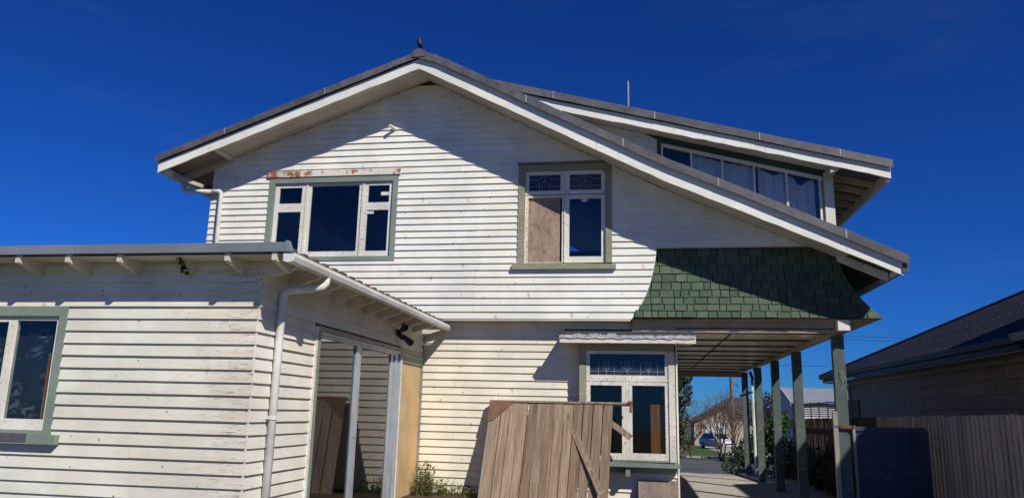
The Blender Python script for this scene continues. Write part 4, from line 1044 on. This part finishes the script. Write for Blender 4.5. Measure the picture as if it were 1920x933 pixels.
# ------------------------------------------------------------------ trees and shrubs
def crown(name, clumps, size, mat, parent, seed=1, hang=0):
    rnd = random.Random(seed); mb = MB()
    for (cx, cy, cz, rx_, ry_, rz_, n) in clumps:
        for _ in range(n):
            while True:
                a, b, c = rnd.uniform(-1, 1), rnd.uniform(-1, 1), rnd.uniform(-1, 1); q = a*a+b*b+c*c
                if .12 < q < 1: break
            p_ = Vector((cx+a*rx_, cy+b*ry_, cz+c*rz_)); s = size*rnd.uniform(.6, 1.35)
            e1 = Vector((rnd.gauss(0, 1), rnd.gauss(0, 1), rnd.gauss(0, 1)-hang)).normalized(); e2 = e1.cross(Vector((rnd.gauss(0, 1), rnd.gauss(0, 1), rnd.gauss(0, 1)))).normalized()
            mb.add([p_-e1*s, p_+e2*s*.42, p_+e1*s, p_-e2*s*.42], [(0, 1, 2, 3)])
    return mb.build(name, mat, parent)
def branches(mb, p, d, L, r, depth, rnd, nb=3, spread=.5, up=.15):
    q = p+d*L*.55+Vector((rnd.gauss(0, .06), rnd.gauss(0, .06), 0))*L; e = p+d*L+Vector((rnd.gauss(0, .08), rnd.gauss(0, .08), .02))*L
    mb.tube([p, q, e], r, 5 if r > .03 else 3, False, r*.6)
    tips = [e]
    if depth:
        for k in range(nb):
            nd = (d+Vector((rnd.gauss(0, spread), rnd.gauss(0, spread), rnd.gauss(up, spread*.5)))).normalized()
            tips += branches(mb, q.lerp(e, rnd.uniform(.2, 1)), nd, L*rnd.uniform(.55, .85), r*.58, depth-1, rnd, nb, spread, up)
    return tips
def tree(name, loc, label, h, r, depth, spread, mat, clumps=None, leafn=0, leaf=.1, lmat=None, seed=3, nb=3, cat='tree', stems=1, hang=0, up=.15):
    e = empty(name, loc); tag(e, label, cat); rnd = random.Random(seed); mb = MB(); tips = []
    for s in range(stems):
        d = Vector((rnd.gauss(0, .25 if stems > 1 else .05), rnd.gauss(0, .25 if stems > 1 else .05), 1)).normalized()
        tips += branches(mb, Vector((jr(.1) if stems > 1 else 0, 0, -.05)), d, h*.42, r, depth, rnd, nb, spread, up)
    mb.build('trunk', mat, e)
    cl = list(clumps or [])
    if leafn and not clumps: cl = [(t_.x, t_.y, t_.z, .35, .35, .35, leafn) for t_ in tips]
    if cl: crown('crown', cl, leaf, lmat, e, seed, hang)
    return e
tree('evergreen_tree', (1.2, 28, gz(28)), 'dark drooping evergreen tree just right of the box window', 4.6, .16, 3, .45, 'bark',
     [(.5, 0, 2.1, .75, .8, 1.0, 700), (.75, 0, 3.4, .7, .8, .9, 800), (.3, 0, 4.3, 1.2, 1.2, .7, 900), (.85, .2, 4.15, .65, .7, .4, 350), (.2, .1, 5.1, 1.2, 1.2, .9, 600), (.6, 0, 1.3, .55, .6, .6, 300)], lmat='leaf_dark', leaf=.11, seed=5, hang=1.2)
tree('bare_shrub', (4.45, 33, gz(33)), 'bare twiggy shrub in front of the beige house', 3.6, .055, 4, .42, 'twig', leafn=0, seed=11, stems=5, cat='shrub', up=.35)
lf = tree('bare_shrub', (3.0, 35.5, gz(35.5)), 'sparse orange-leaved shrub left of the bare twiggy one', 2.9, .04, 3, .45, 'twig', leafn=7, leaf=.055, lmat='leaf_rust', seed=21, stems=3, cat='shrub')
tree('bare_shrub', (5.6, 36, gz(36)+.1), 'leafless shrub beside the power pole', 3.0, .05, 4, .45, 'twig', leafn=1, leaf=.06, lmat='leaf_rust', seed=31, stems=4, cat='shrub')
tree('russet_tree', (7.2, 33, gz(33)), 'russet brown twiggy tree behind the carport posts', 4.0, .1, 3, .5, 'twig',
     [(-.4, 0, 2.6, .9, .8, 1.0, 700), (.3, 0, 3.1, .9, .8, .9, 800), (.9, .2, 2.4, .7, .7, .9, 500), (-.1, 0, 1.6, 1.1, .9, .9, 500)], lmat='leaf_brown', leaf=.085, seed=8)
tree('roadside_bush', (2.75, 43, gz(43)), 'small yellow green bush by the far footpath', 1.0, .03, 2, .6, 'twig',
     [(0, 0, .5, .5, .4, .5, 350), (.3, 0, .75, .35, .3, .4, 200)], lmat='leaf_yellow', leaf=.07, seed=14, cat='bush', stems=4)
tree('ivy_bush', (3.55, 11.9, gz(11.9)), 'glossy green bush crowding the far carport posts', 1.0, .03, 2, .6, 'twig',
     [(-.75, .1, .3, .45, .5, .38, 500), (-.4, 0, .62, .45, .5, .45, 800), (.0, .1, .85, .5, .6, .55, 900), (.35, 0, 1.25, .45, .5, .5, 700), (.55, 0, 1.55, .35, .4, .3, 400), (.5, -.6, .6, .5, .7, .6, 700), (.3, -1.6, .35, .5, .7, .4, 500)], lmat='leaf_green', leaf=.055, seed=17, cat='bush', stems=4)
tree('dark_hedge', (3.95, 6.6, 0), 'dark undergrowth between the carport and the paling fence', .9, .03, 2, .6, 'twig',
     [(0, -1.8, .35, .3, .9, .4, 500), (0, 0, .45, .32, 1.1, .45, 600), (0, 2, .5, .3, 1.0, .5, 600), (-.05, 3.6, .5, .35, .8, .5, 500)], lmat='leaf_dark', leaf=.06, seed=19, cat='bush', stems=4)
for k, (x, y, h, s) in enumerate(((1.8, 58, 3.6, 1), (4.0, 92, 4.6, 2), (13.5, 90, 5.2, 3))):
    lb = ('grey green tree beside the beige house', 'distant dark tree rising behind the left end of the beige house', 'distant dark tree rising behind the right end of the beige house')[k]
    tree('background_tree', (x, y, gz(y)), lb, h, .15, 2, .5, 'bark', [(jr(.8), jr(.8), h*.6+jr(.7), 1.1, 1.1, .9, 420) for _ in range(4)], lmat='leaf_dark', leaf=.16, seed=40+s)
pf = empty('picket_fence', (2.75, 46, gz(46))); tag(pf, 'short pale paling fence left of the beige house', 'fence')
for k in range(9): box('paling', -.06, .06, -.01, .01, 0, 1.5, 'greypost', pf).location = (-.75+k*.145, 0, .75+jr(.03))
